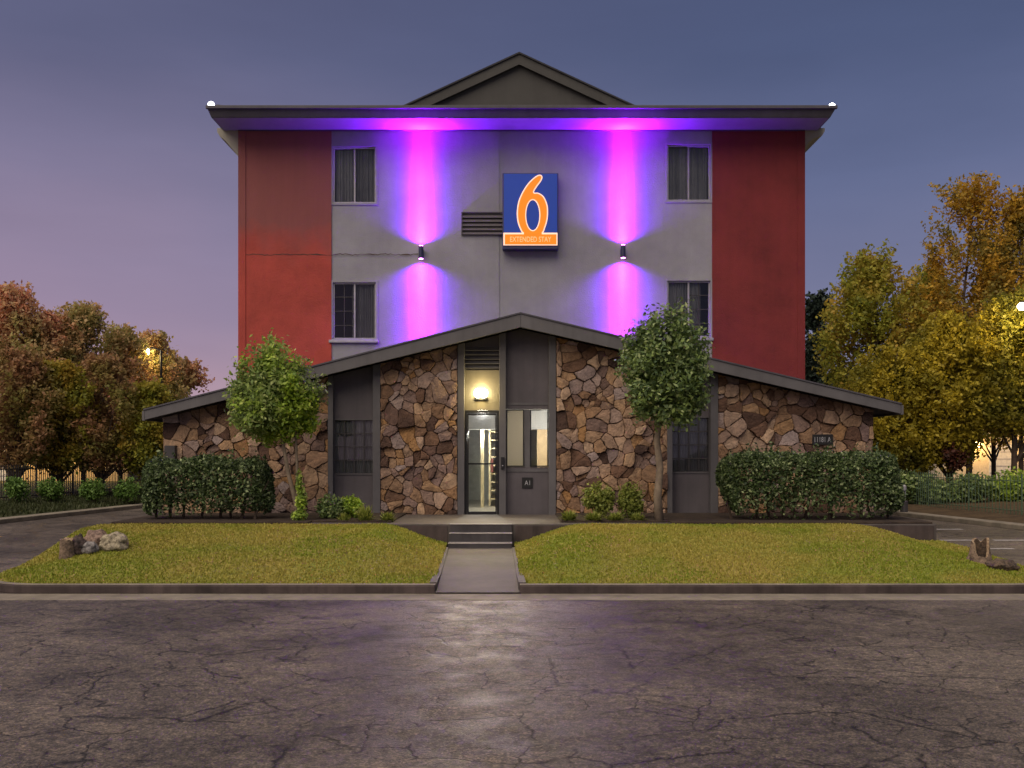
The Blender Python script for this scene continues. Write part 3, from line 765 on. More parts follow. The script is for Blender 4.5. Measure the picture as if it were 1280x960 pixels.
q = MB(); q.box(L1+.02, R1-.02, D1+.02, yb_-.01, zc1-.012, zc1-.002); build('soffit', q, M['soffit'], cn)
q = MB(); q.box(mx_(299), mx_(1005), DM-.06, DM-.032, zt-.09, zc1-.0125); build('frieze', q, M['cornice'], cn)
q = MB(); q.prism([(mx_(271.5), mz(160)), (mx_(271.5), mz(165)), (mx_(275), mz(171)), (mx_(281), mz(175)), (mx_(291), mz(187)), (mx_(298.8), mz(197)), (mx_(298.8), mz(160))][::1], DM+.0, 46)
build('side_eave', q, M['cream'], hotel)
q = MB(); q.prism([(mx_(1005.2), mz(160)), (mx_(1005.2), mz(186)), (mx_(1012), mz(176)), (mx_(1020), mz(172)), (mx_(1028), mz(169)), (mx_(1031), mz(164)), (mx_(1031), mz(160))], DM+.0, 46)
build('side_eave', q, M['cream'], hotel)
q = MB(); q.box(mx_(272), mx_(1030), yb_+.01, 46.3, zt+.02, zt+.3); build('flat_roof', q, M['roof'], hotel)
# little gable on the roof
DG = 23.9; ga, gl_, gr_ = (X(649, DG), Z(67.5, DG)), (X(507, DG), Z(133, DG)), (X(791, DG), Z(133, DG))
zb_ = zt+.3
def gp_(s): return [(ga[0]+(gl_[0]-ga[0])*s, ga[1]+(gl_[1]-ga[1])*s)]
q = MB(); q.prism([(gl_[0]+.3, zt+.1), (gr_[0]-.3, zt+.1), (gr_[0]-.3, gl_[1]), (ga[0], ga[1]-.12), (gl_[0]+.3, gl_[1])], DG+.12, 44); gb = build('roof_gable', q, M['gable'], hotel)
for e in (gl_, gr_):
    ex, ez = e; dx = (ex-ga[0]); q = MB(); ex2 = ga[0]+dx*1.12; ez2 = ga[1]+(ez-ga[1])*1.12
    q.add([(ga[0], DG, ga[1]-.24), (ex2, DG, ez2-.24), (ex2, DG+.1, ez2-.24), (ga[0], DG+.1, ga[1]-.24), (ga[0], DG, ga[1]), (ex2, DG, ez2), (ex2, DG+.1, ez2), (ga[0], DG+.1, ga[1])], BF)
    build('barge_board', q, M['gable'], gb)
    q = MB(); q.add([(ga[0], DG-.04, ga[1]+.001), (ex2, DG-.04, ez2+.001), (ex2, 44.2, ez2+.001), (ga[0], 44.2, ga[1]+.001), (ga[0], DG-.04, ga[1]+.04), (ex2, DG-.04, ez2+.04), (ex2, 44.2, ez2+.04), (ga[0], 44.2, ga[1]+.04)], BF)
    build('roof_sheet', q, M['roof'], gb)

# ------------------------------------------------------------------ things on the facade
# illuminated sign
sg = empty('illuminated_sign', (mx_(663), DM, mz(312)), 'square blue box sign with a large orange numeral six above an orange strip', 'sign')
DS = 22.72; sc = lambda zx, zy: (X(620+zx/8.49, DS), Z(205+zy/8.49, DS))
q = MB(); a, b = sc(68, 95), sc(662, 905); q.box(a[0], b[0], DS, DM-.03, b[1], a[1]); build('cabinet', q, M['signside'], sg, bevel=.015)
def sign_lit(name, c, e):
    m, t, bb, o = mat(name); bb.inputs['Base Color'].default_value = (*c, 1); bb.inputs['Roughness'].default_value = .4
    bb.inputs['Emission Color'].default_value = (*c, 1); bb.inputs['Emission Strength'].default_value = e
    return m
M['s_blue'] = sign_lit('lit_blue_face', (.006, .030, .20), .32); M['s_orange'] = sign_lit('lit_orange_face', (.95, .175, .004), .40)
M['s_white'] = sign_lit('lit_cream_edge', (.95, .62, .45), .34); M['s_pale'] = sign_lit('lit_pale_orange', (.95, .46, .22), .36)
q = MB(); a, b = sc(84, 105), sc(648, 865); q.box(a[0], b[0], DS-.012, DS-.002, b[1], a[1]); build('sign_face', q, M['s_blue'], sg)
def catmull(p, n=6, closed=True):
    out = []; m = len(p)
    for i in range(m):
        a, b, c, d = (np.array(p[(i+k) % m], float) for k in (-1, 0, 1, 2))
        for j in range(n):
            t = j/n; out.append(tuple(.5*((2*b)+(-a+c)*t+(2*a-5*b+4*c-d)*t*t+(-a+3*b-3*c+d)*t**3)))
    return out
def inset(p, d):
    m = len(p); out = []
    A = sum(p[i][0]*p[(i+1) % m][1]-p[(i+1) % m][0]*p[i][1] for i in range(m))
    s = 1 if A > 0 else -1
    for i in range(m):
        a, b = np.array(p[i-1]), np.array(p[(i+1) % m]); t = b-a; l = np.hypot(*t); nrm = np.array((-t[1], t[0]))/l*s
        out.append(tuple(np.array(p[i])+nrm*d))
    return out
outer = catmull([(470, 116), (493, 140), (478, 185), (430, 250), (404, 303), (450, 308), (505, 345), (541, 420), (552, 490), (548, 580), (526, 665), (488, 742), (390, 752), (292, 742), (250, 680), (226, 600), (221, 500), (240, 390), (290, 280), (355, 190), (425, 130)])
hole = [(390+70*math.cos(2*math.pi*k/40), 545+160*math.sin(2*math.pi*k/40)) for k in range(40)]
def flat(name, loops, y, m, th=.008):
    q = MB(); L = [[sc(*p) for p in lp] for lp in loops]
    flat_pts = [p for lp in L for p in lp]
    tris = tessellate_polygon([[Vector((p[0], p[1], 0)) for p in lp] for lp in L])
    n = len(flat_pts); q.v = [(p[0], y-th, p[1]) for p in flat_pts]+[(p[0], y, p[1]) for p in flat_pts]
    q.f = [tuple(t) for t in tris]
    o = 0
    for lp in L:
        k = len(lp)
        for i in range(k): j = (i+1) % k; q.f.append((o+i, o+j, n+o+j, n+o+i))
        o += k
    return build(name, q, m, sg)
flat('numeral_outline', [outer, hole], DS-.013, M['s_white'])
flat('numeral', [inset(outer, 13), inset(hole, -11)], DS-.0225, M['s_orange'])
flat('strip_outline', [[(78, 732), (652, 732), (652, 866), (78, 866)]], DS-.0232, M['s_white'], .006)
flat('strip', [[(94, 750), (640, 750), (640, 856), (94, 856)]], DS-.0305, M['s_orange'], .004)
flat('numeral_foot', [[(296, 722), (484, 722), (484, 752), (296, 752)]], DS-.036, M['s_orange'], .002)
ca, cb_ = sc(150, 775), sc(585, 830)
text_mesh('strip_lettering', 'EXTENDED STAY', cb_[0]-ca[0], ca[1]-cb_[1], ((ca[0]+cb_[0])/2, (ca[1]+cb_[1])/2), DS-.036, M['s_pale'], sg)

# up and down wall lights
M['lens'] = emit('magenta_lens', (1, .25, 1), 12)
def spot(loc, d, power, parent):
    """narrow LED beam: the intensity falls off steeply with the angle from the axis, red and green faster than blue"""
    o = light('beam', 'SPOT', (0, 0, 0), power, (1, 1, 1), spot_size=R(150), spot_blend=.5, shadow_soft_size=.015)
    L = o.data; L.use_nodes = True; t = L.node_tree; em = next(n for n in t.nodes if n.type == 'EMISSION')
    g = t.nodes.new('ShaderNodeNewGeometry'); sp = t.nodes.new('ShaderNodeSeparateXYZ'); t.links.new(g.outputs['Incoming'], sp.inputs[0])
    def mth(op, a, b):
        n = t.nodes.new('ShaderNodeMath'); n.operation = op
        for k, v in enumerate((a, b)):
            if isinstance(v, (int, float)): n.inputs[k].default_value = v
            else: t.links.new(v, n.inputs[k])
        return n.outputs[0]
    s2 = mth('SUBTRACT', 1.0, mth('MULTIPLY', sp.outputs[2], sp.outputs[2]))
    cc = t.nodes.new('ShaderNodeCombineColor')
    for k, (e2, a) in enumerate(BEAM): t.links.new(mth('MULTIPLY', mth('POWER', mth('ADD', s2, e2), -1.5), a), cc.inputs[k])
    t.links.new(cc.outputs[0], em.inputs[0]); em.inputs[1].default_value = 1
    o.rotation_euler = Vector(d).to_track_quat('-Z', 'Y').to_euler(); o.parent = parent; o.location = Vector(loc)-LOC[parent.name]
BEAM = [(.010, 1.0), (.02, .022), (.03, 5.6)]
def wall_light(px, py, lab):
    x, z = mx_(px), mz(py); yo = DM-.15
    e = empty('wall_light', (x, DM, z), lab, 'wall light', 'magenta up and down lights')
    q = MB(); q.tube([(x, yo, z-.14), (x, yo, z+.14)], .055, 14); build('housing', q, M['fixture'], e, bevel=.006)
    q = MB(); q.box(x-.05, x+.05, DM-.045, DM-.02, z-.09, z+.07); q.box(x-.02, x+.02, yo+.03, DM-.044, z-.03, z+.02); build('bracket', q, M['fixture'], e, bevel=.004)
    for s in (-1, 1):
        q = MB(); q.tube([(x, yo, z+s*.141), (x, yo, z+s*.146)], .045, 14); build('lens', q, M['lens'], e)
        spot((x, yo, z+s*.165), (0, 0, s), 19, e)
wall_light(527, 317, 'dark cylinder wall light throwing magenta beams beside the louvred vent')
wall_light(778, 316, 'dark cylinder wall light throwing magenta beams above the taller round tree')

# lamp above the door
e = empty('door_lamp', (X(601, DW), DC, Z(499, DW)), 'glowing warm twin bulb lamp on the tan panel above the door', 'lamp')
x, z = X(601, DW), Z(494, DW)
q = MB(); q.box(x-.13, x+.13, DC-.05, DC-.001, z-.1, z-.03); build('lamp_base', q, M['black'], e, bevel=.01)
for s in (-.06, .06):
    q = MB(); q.lathe((x+s, DC-.12, z-.05), [(.025, 0), (.065, .035), (.08, .10), (.062, .16), (.02, .185)], 12); build('bulb', q, emit('warm_bulb', (1, .85, .45), 26), e, smooth=True)
    q = MB(); q.tube([(x+s, DC-.05, z-.07), (x+s, DC-.12, z-.07), (x+s, DC-.12, z-.045)], .014); build('bulb_arm', q, M['black'], e)
lo = light('door_lamp_light', 'POINT', (0, 0, 0), 15, (1, .76, .28), shadow_soft_size=.07); lo.parent = e; lo.location = Vector((x, DC-.24, z+.03))-LOC[e.name]

lo = light('door_lamp_beam', 'SPOT', (0, 0, 0), 225, (1, .80, .50), spot_size=R(120), spot_blend=.9, shadow_soft_size=.06)
lo.rotation_euler = Vector((0, -1, -.42)).to_track_quat('-Z', 'Y').to_euler(); lo.parent = e; lo.location = Vector((x, DC-.22, z-.02))-LOC[e.name]
# plaques, bell
def plaque(name, px0, px1, py0, py1, y, txt, lab, cat, tw=.78, th_=.5):
    a, b, c, d = X(px0, DW), X(px1, DW), Z(py1, DW), Z(py0, DW)
    e = empty(name, ((a+b)/2, y, c), lab, cat)
    q = MB(); q.box(a, b, y-.02, y, c, d); build('plate', q, M['blackmatte'], e, bevel=.004)
    text_mesh('lettering', txt, (b-a)*tw, (d-c)*th_, ((a+b)/2, (c+d)/2), y-.0205, plain('plaque_white', (.45, .45, .46), .6), e, .003)
plaque('number_plaque', 1014, 1040, 543, 556, DW-.06, '11181 A', 'small black plate with pale street number on the right stone wall', 'sign')
plaque('door_plaque', 652.5, 666, 597, 610.5, DC-.003, 'A1', 'small square black plaque with pale characters below the lobby windows', 'sign', .5, .42)
e = empty('intercom', (X(628, DW), DW-.03, Z(586, DW)), 'small dark intercom box on the post right of the glass door', 'intercom')
q = MB(); q.box(X(626.2, DW), X(630.6, DW), DW-.07, DW-.031, Z(586, DW), Z(571, DW)); build('case', q, M['black'], e, bevel=.006)
q = MB(); q.lathe((X(628.4, DW), DW-.078, Z(582.5, DW)), [(.015, 0), (.015, .02)], 10); build('button', q, M['frame'], e)
e = empty('utility_box', (X(215, DW), DW-.02, Z(577, DW)), 'dark grey meter box on the far left stone wall', 'utility box')
q = MB(); q.box(X(208.5, DW), X(222, DW), DW-.17, DW-.01, Z(577, DW), Z(557, DW)); build('case', q, M['muntin'], e, bevel=.01)
q = MB(); q.tube([(X(215, DW), DW-.06, Z(577, DW)), (X(215, DW), DW-.06, FL)], .022); build('conduit', q, M['muntin'], e)

# floodlights behind the cornice ends
M['flood'] = emit('flood_white', (.95, .93, 1), 4)
for px, py, lab, sgn in ((264, 131, 'bright white floodlight globe glowing behind the left cornice end', -1), (1040, 133, 'bright white floodlight globe glowing behind the right cornice end', 1)):
    D = 23.5; c = P(px, py, D)
    e = empty('floodlight', c, lab, 'floodlight', 'floodlights on the roof corners')
    q = MB(); r = .075; prof = [(r*math.sin(math.pi*k/10)+.001, -r*math.cos(math.pi*k/10)) for k in range(11)]; q.lathe(c, prof, 16); build('globe', q, M['flood'], e, smooth=True)
    q = MB(); q.tube([c+Vector((-sgn*.1, .06, 0)), c+Vector((-sgn*.4, .1, -.02))], .03); build('bracket', q, M['cornice'], e)
    l2 = light('floodlight_light', 'POINT', (sgn*.3, 0, .1), 3, (.95, .93, 1), shadow_soft_size=.15); l2.parent = e

# ------------------------------------------------------------------ plants
def leaves(blobs, n, size, bias=2.2, flatn=.35, aspect=.55, gaps=0):
    """leaf faces spread through a set of ellipsoid clumps (cx,cy,cz,rx,ry,rz)"""
    B = np.array(blobs, float); wgt = (B[:,3]*B[:,4]*B[:,5])**.67; wgt /= wgt.sum()
    i = rng.choice(len(B), n, p=wgt); d = rng.normal(size=(n, 3)); d /= np.linalg.norm(d, axis=1)[:,None]
    r = rng.random(n)**(1/bias); r = r*(1+.12*rng.normal(size=n))
    p = B[i,:3]+d*r[:,None]*B[i,3:]
    nr = d*flatn+rng.normal(size=(n, 3))*.6+np.array([0, 0, .35]); nr /= np.linalg.norm(nr, axis=1)[:,None]
    t = np.cross(nr, rng.normal(size=(n, 3))); t /= np.linalg.norm(t, axis=1)[:,None]; b = np.cross(nr, t)
    s = size*(.6+.8*rng.random(n))[:,None]
    V = np.stack([p-t*s, p+b*s*aspect+nr*s*.1, p+t*s, p-b*s*aspect+nr*s*.1], 1)
    return V
def limbs(q, base, tips, r0, seed=0):
    rr2 = random.Random(seed)
    for tpt in tips:
        b, t_ = Vector(base), Vector(tpt); m1 = b.lerp(t_, .4)+Vector((rr2.uniform(-.1, .1), rr2.uniform(-.1, .1), .05))*(t_-b).length*.6; 
        q.tube([b, m1, t_], [r0, r0*.6, r0*.12], 5)
    return q
def clustered(blobs, n, size, ncl, sig):
    B = np.array(blobs, float); wgt = B[:,3]*B[:,5]; wgt = wgt/wgt.sum(); i = rng.choice(len(B), ncl, p=wgt)
    d = rng.normal(size=(ncl, 3)); d /= np.linalg.norm(d, axis=1)[:,None]; c = B[i,:3]+d*(.64+.34*rng.random(ncl)**.8)[:,None]*B[i,3:]
    j = rng.integers(0, ncl, n); up = rng.random(n)
    p = c[j]+rng.normal(size=(n, 3))*sig+(d[j]*.7+np.array([0, 0, .9]))*(up*sig*3.0)[:,None]
    nr = d[j]*.35+rng.normal(size=(n, 3))*.6+np.array([0, 0, .35]); nr /= np.linalg.norm(nr, axis=1)[:,None]
    t = np.cross(nr, rng.normal(size=(n, 3))); t /= np.linalg.norm(t, axis=1)[:,None]; b = np.cross(nr, t); s = size*(.6+.8*rng.random(n))[:,None]
    return np.stack([p-t*s, p+b*s*.5+nr*s*.1, p+t*s, p-b*s*.5+nr*s*.1], 1)
LEAF = {}
LEAF['bright'] = leaf_mat('bright_green_leaves', [(0.129, 0.207, 0.020), (0.287, 0.428, 0.033), (0.431, 0.580, 0.055), (0.187, 0.304, 0.044), (0.604, 0.690, 0.121)], .35, [(0.086, 0.138, 0.033), (0.201, 0.290, 0.077), (0.316, 0.386, 0.132), (0.129, 0.207, 0.055), (0.489, 0.524, 0.220)], 1.1)
LEAF['mid'] = leaf_mat('mid_green_leaves', [(0.053, 0.088, 0.035), (0.143, 0.216, 0.052), (0.233, 0.313, 0.086), (0.088, 0.153, 0.070), (0.395, 0.467, 0.190)], .25)
LEAF['hedge'] = leaf_mat('hedge_leaves', [(0.016, 0.030, 0.011), (0.047, 0.081, 0.022), (0.101, 0.149, 0.044), (0.030, 0.049, 0.022), (0.324, 0.392, 0.176)], .2)
LEAF['low'] = leaf_mat('yellow_green_leaves', [(.10, .14, .02), (.19, .23, .04), (.27, .29, .06), (.14, .18, .025)], .3)
LEAF['rust'] = leaf_mat('rust_leaves', [(0.331, 0.170, 0.120), (0.705, 0.322, 0.188), (0.800, 0.426, 0.223), (0.481, 0.299, 0.188), (0.800, 0.596, 0.264)], .48, [(0.260, 0.256, 0.083), (0.481, 0.383, 0.131), (0.331, 0.341, 0.113), (0.593, 0.383, 0.168)], .45)
LEAF['olive'] = leaf_mat('olive_leaves', [(0.141, 0.169, 0.026), (0.314, 0.312, 0.041), (0.426, 0.396, 0.048), (0.200, 0.240, 0.032)], .48, [(0.398, 0.283, 0.041), (0.539, 0.340, 0.048), (0.284, 0.227, 0.041), (0.455, 0.369, 0.048)], .5)
LEAF['rustolive'] = leaf_mat('rust_olive_leaves', [(0.156, 0.169, 0.039), (0.286, 0.260, 0.065), (0.364, 0.325, 0.078), (0.195, 0.208, 0.052)], .48, [(0.338, 0.182, 0.091), (0.468, 0.247, 0.117), (0.286, 0.169, 0.091), (0.416, 0.260, 0.104)], .6)
LEAF['gold'] = leaf_mat('gold_leaves', [(0.261, 0.208, 0.022), (0.431, 0.351, 0.031), (0.523, 0.418, 0.034), (0.327, 0.254, 0.025), (0.602, 0.492, 0.047)], .48, [(0.144, 0.148, 0.023), (0.261, 0.238, 0.031), (0.196, 0.194, 0.031), (0.340, 0.298, 0.031)], .5)
LEAF['amber'] = leaf_mat('amber_leaves', [(0.429, 0.242, 0.031), (0.645, 0.375, 0.038), (0.322, 0.217, 0.034), (0.760, 0.484, 0.043)], .48, [(0.237, 0.194, 0.052), (0.387, 0.290, 0.052), (0.172, 0.169, 0.043), (0.300, 0.242, 0.052)], .6)
LEAF['fardark'] = leaf_mat('dark_evergreen_leaves', [(.012, .02, .014), (.02, .035, .022), (.03, .045, .03)], .2)

def round_tree(name, label, D, px, base_py, blobs_px, lm, stems, n, size, bark):
    base = P(px, base_py, D); e = empty(name, base, label, 'tree')
    B = []
    mcx = sum(b[0] for b in blobs_px)/len(blobs_px); mcy = max(b[1] for b in blobs_px)
    for cx, cy, rx, ry in blobs_px:
        cx = mcx+(cx-mcx)*.93; cy = mcy+(cy-mcy)*.86; rx *= .90; ry *= .88
        c = P(cx, cy, D+rnd.uniform(-.25, .25)); B.append((c.x, c.y, c.z, rx*D/F, rx*D/F*1.0, ry*D/F))
    quads('crown', np.concatenate([leaves(B, int(n*.42), size, 1.6), clustered(B, int(n*1.1), size*.9, n//60, .075)]), lm, e)
    q = MB()
    for pts, r in stems:
        pp = [P(a, b, D+k*.04) for k, (a, b) in enumerate(pts)]; q.tube(pp, [r*(1-.45*i/(len(pp)-1)) for i in range(len(pp))], 8)
        limbs(q, pp[-1], [Vector(b[:3]) for b in rnd.sample(B, min(4, len(B)))], r*.5, len(pts))
    build('trunk', q, bark, e, smooth=True); return e
tl = round_tree('small_tree', 'small round crowned tree with forked thin stems left of the entrance', 18.9, 370, 655,
    [(340, 455, 28, 28), (316, 480, 27, 32), (322, 512, 34, 32), (352, 495, 36, 36), (380, 490, 20, 30), (368, 470, 18, 20), (385, 515, 17, 22), (345, 535, 34, 22), (335, 440, 14, 15), (305, 500, 17, 26), (368, 530, 22, 16)], LEAF['bright'],
    [([(374, 656), (369, 625), (360, 590), (354, 555), (350, 530)], .05), ([(371, 656), (372, 600), (370, 550), (366, 510)], .035)], 12000, .048, M['palebark'])
tr = round_tree('small_tree', 'taller round crowned tree with one pale trunk right of the entrance', 18.7, 823, 650,
    [(833, 425, 36, 32), (848, 398, 16, 20), (805, 430, 25, 26), (860, 445, 24, 32), (815, 470, 34, 36), (850, 480, 32, 34), (800, 490, 18, 30), (835, 510, 38, 28), (866, 500, 17, 24), (812, 415, 16, 16), (830, 455, 36, 34)], LEAF['mid'],
    [([(824, 651), (822, 620), (825, 585), (821, 550), (828, 500)], .085)], 13000, .05, M['palebark'])
# ivy round the foot of the left tree
c = P(375, 645, 18.8); iv = empty('ivy', (c.x, c.y, FL+.03), 'bright green ivy climbing the foot of the forked left tree', 'ivy')
B = [(P(374, 648, 18.7)[0], 18.7, FL+.12, .13, .13, .13), (X(377, 18.7), 18.7, FL+.4, .10, .1, .25), (X(374, 18.7), 18.7, FL+.75, .06, .06, .22)]
quads('foliage', leaves(B, 900, .035, 2.5), LEAF['bright'], iv)
q = MB(); q.tube([(c.x, 18.72, FL), (c.x+.03, 18.7, FL+.5), (c.x-.02, 18.7, FL+.9)], .012, 5); build('stem', q, M['bark'], iv)

def hedge(name, label, x0, x1, y0, y1, z0, z1, n, size):
    e = empty(name, ((x0+x1)/2, (y0+y1)/2, FL+.03), label, 'hedge')
    m = 12000; out = []
    # leaves through a rounded box, denser towards the skin, thinning out at the foot
    def pick(k):
        p = rng.random((k, 3)); ax = rng.integers(0, 5, k); dep = np.abs(rng.normal(size=k))*.10
        q_ = p.copy(); q_[:,0] = x0+(x1-x0)*p[:,0]; q_[:,1] = y0+(y1-y0)*p[:,1]; q_[:,2] = z0+(z1-z0)*p[:,2]
        a = ax <= 1; q_[a,1] = y0+dep[a]; a = ax == 2; q_[a,2] = z1-dep[a]; a = ax == 3; q_[a,0] = x0+dep[a]; a = ax == 4; q_[a,0] = x1-dep[a]
        return q_
    p = pick(n); c_ = np.array([(x0+x1)/2, (y0+y1)/2, (z0+z1)/2]); h = np.array([(x1-x0)/2, (y1-y0)/2, (z1-z0)/2])
    u = (p-c_)/h; # round off the box corners
    rad = .42; hh = np.maximum(h-rad, .05); dd = np.maximum(np.abs(p-c_)-hh, 0); l = np.linalg.norm(dd, axis=1); f_ = np.where(l > rad, rad/np.maximum(l, 1e-6), 1)
    p = c_+np.sign(p-c_)*(np.minimum(np.abs(p-c_), hh)+dd*f_[:,None])
    wob = np.array([mnoise.noise((a*2.1, b*2.1, c*2.1)) for a, b, c in p]); p += ((p-c_)/np.linalg.norm(p-c_, axis=1)[:,None])*wob[:,None]*.17
    p += rng.normal(size=p.shape)*.012
    keep = rng.random(len(p)) < np.clip(((p[:,2]-z0)/(z1-z0)-.14)/.36+.12, .07, 1)
    p = p[keep]
    ns = int((x1-x0)*26); sx_ = rng.uniform(x0+.1, x1-.1, ns); sy_ = rng.uniform(y0+.05, y1-.1, ns); sh = .05+.17*rng.random(ns)**2
    j_ = np.repeat(np.arange(ns), 8); sp_ = np.stack([sx_[j_], sy_[j_], z1-.10+sh[j_]*rng.random(len(j_))*1.6], 1)+rng.normal(size=(len(j_), 3))*.022
    p = np.concatenate([p, sp_]); k = len(p)
    nr = rng.normal(size=(k, 3))+np.array([0, -.4, .6]); nr /= np.linalg.norm(nr, axis=1)[:,None]
    t = np.cross(nr, rng.normal(size=(k, 3))); t /= np.linalg.norm(t, axis=1)[:,None]; b = np.cross(nr, t); s = size*(.6+.8*rng.random(k))[:,None]
    quads('foliage', np.stack([p-t*s, p+b*s*.55+nr*s*.12, p+t*s, p-b*s*.55+nr*s*.12], 1), LEAF['hedge'], e)
    q = MB()
    for k in range(int((x1-x0)/.28)):
        x = x0+.2+k*.28+rnd.uniform(-.08, .08); y = (y0+y1)/2+rnd.uniform(-.3, .3)
        q.tube([(x, y, FL), (x+rnd.uniform(-.1, .1), y, FL+.35), (x+rnd.uniform(-.2, .2), y+rnd.uniform(-.1, .1), z1-.25)], [.03, .022, .008], 5)
        for j in range(3): q.tube([(x, y, FL+.25), (x+rnd.uniform(-.3, .3), y+rnd.uniform(-.3, .1), FL+.75)], [.012, .005], 4)
    build('stem', q, M['bark'], e); return e
hedge('hedge', 'dark clipped hedge with bare stems below on the left bed', X(180, 19.2), X(338, 19.2), 18.75, 19.75, FL+.02, Z(574, 19.0), 24000, .036)
hedge('hedge', 'broad dark clipped hedge with rounded ends on the right bed', X(908, 19.0), X(1124, 19.0), 18.65, 19.8, FL+.02, Z(567, 18.8), 34000, .036)

def shrub(name, label, px, top, base, wpx, D, lm, n, size, group=None, k=5, ry=None):
    c = P(px, base, D); z0 = c.z; H_ = (base-top)*D/F; W = wpx*D/F/2
    e = empty(name, c, label, 'shrub', group); B = [(c.x, c.y, z0+H_*.55, W*.85, W*.8, H_*.46)]
    for i in range(k): a = rnd.uniform(0, 6.28); B.append((c.x+math.cos(a)*W*.5, c.y+math.sin(a)*W*.5, z0+H_*rnd.uniform(.35, .75), W*.5, W*.5, H_*.3))
    quads('foliage', leaves(B, n, size, 3.2, .5), lm, e)
    q = MB(); limbs(q, (c.x, c.y, z0-.02), [b[:3] for b in B], .018, 3); build('stem', q, M['bark'], e); return e
shrub('clipped_shrub', 'rounded green shrub next to the right stone panel, nearer the entrance', 748, 602, 648, 44, 19.4, LEAF['low'], 2200, .032, 'clipped shrubs by the right panel')
shrub('clipped_shrub', 'rounded green shrub next to the right tree trunk', 788, 602, 648, 42, 19.4, LEAF['low'], 2200, .032, 'clipped shrubs by the right panel')
shrub('clipped_shrub', 'darker rounded shrub under the left grid window, beside the ivy', 413, 617, 654, 38, 19.2, LEAF['mid'], 1600, .032, 'shrubs by the left window')
shrub('clipped_shrub', 'smaller arching shrub under the left grid window, nearer the door', 439, 619, 652, 34, 19.4, LEAF['bright'], 1300, .032, 'shrubs by the left window')
def tuft(label, px, top, base, wpx, D, n):
    c = P(px, base, D); e = empty('leafy_tuft', c, label, 'plant', 'low tufts along the beds'); H_ = (base-top)*D/F; W = wpx*D/F/2
    out = []
    for i in range(n):
        a = rnd.uniform(0, 6.283); el = rnd.uniform(.25, 1.45); L = rnd.uniform(.6, 1.05); r = W*.3*rnd.random(); bx, by = c.x+math.cos(a)*r, c.y+math.sin(a)*r
        tip = Vector((bx+math.cos(a)*math.cos(el)*W*L, by+math.sin(a)*math.cos(el)*W*L, c.z+math.sin(el)*H_*L)); m_ = Vector((bx, by, c.z)).lerp(tip, .55)+Vector((0, 0, H_*.12)); sd_ = Vector((-math.sin(a), math.cos(a), 0))*.016
        out += [[Vector((bx, by, c.z))-sd_*.6, Vector((bx, by, c.z))+sd_*.6, m_+sd_, m_-sd_], [m_-sd_, m_+sd_, tip+sd_*.15, tip-sd_*.15]]
    quads('foliage', np.array([[tuple(v) for v in f] for f in out]), LEAF['low'], e)
    q = MB()
    for i in range(5): q.tube([(c.x, c.y, c.z-.02), (c.x+rnd.uniform(-.5, .5)*W, c.y, c.z+H_*.5)], [.008, .004], 4)
    build('stem', q, M['palebark'], e)
for lab, px, top, base, wd in (('yellow green strappy tuft at the left bed edge under the arching shrub', 430, 640, 656, 26), ('tall yellow green tuft right of the arching shrub', 456, 630, 656, 34),
    ('yellow green tuft at the foot of the stone panel left of the door', 484, 638, 655, 28), ('yellow green tuft at the foot of the panel right of the door', 711, 636, 653, 34),
    ('low tuft in front of the shrub nearer the entrance', 742, 638, 653, 34), ('low tuft in front of and between the two round shrubs', 769, 639, 653, 34), ('low tuft between the round shrub and the pale trunk', 797, 640, 653, 30)):
    tuft(lab, px, top, base, wd, 18.75, 160)

# ------------------------------------------------------------------ stones and stumps on the lawn
def rock(name, label, px, py, wpx, hpx, D, m, seed, cat='rock', flatt=.8, group=None):
    import bmesh
    bm = bmesh.new(); bmesh.ops.create_icosphere(bm, subdivisions=4, radius=1); c = P(px, py, D); W = wpx*D/F/2; H_ = hpx*D/F
    for v in bm.verts:
        d = v.co.normalized(); k = 1+.30*mnoise.noise(d*1.6+Vector((seed, 0, 0)))+.14*mnoise.noise(d*4+Vector((0, seed, 0)))+.05*mnoise.noise(d*11)
        v.co = Vector((d.x*W*k, d.y*W*flatt*k, max(-.12, d.z*k*.62+.38)*H_))
    q = MB(); bm.verts.ensure_lookup_table(); q.v = [tuple(v.co+c) for v in bm.verts]; q.f = [tuple(v.index for v in f.verts) for f in bm.faces]; bm.free()
    o = build(name, q, m, smooth=True); return tag(o, label, cat, group)
def rockmat(name, a, b, sc_=14):
    m, t, bb, o = mat(name); g = noise_n(t, sc_, 6, .7); t.links.new(ramp(t, g.outputs[0], [(.38, a), (.6, b)]).outputs[0], bb.inputs['Base Color']); bb.inputs['Roughness'].default_value = .85
    bump(t, bb, noise_n(t, 12, 6, .7).outputs[0], 1, .05); return m
rock('landscape_rock', 'pale speckled wedge shaped rock at the right end of the left rock pile', 142, 687, 38, 21, on_lawn(142, 687), rockmat('pale_rock', (.10, .08, .05), (.46, .40, .27), 16), 3, group='rocks on the left lawn')
rock('landscape_rock', 'pinkish brown rock with dark underside on top of the left pile', 121, 687, 34, 24, on_lawn(121, 686)+.1, rockmat('pink_rock', (.07, .042, .03), (.31, .215, .16)), 8, group='rocks on the left lawn')
rock('landscape_rock', 'small grey white rock in front of the left pile', 112, 691, 20, 14, on_lawn(112, 692), rockmat('grey_rock', (.09, .08, .075), (.28, .26, .24)), 5, group='rocks on the left lawn')
rock('landscape_rock', 'dark brown rock between the stump and the left pile', 98, 691, 20, 22, on_lawn(98, 693), rockmat('dark_rock', (.022, .016, .014), (.09, .06, .05)), 11, group='rocks on the left lawn')
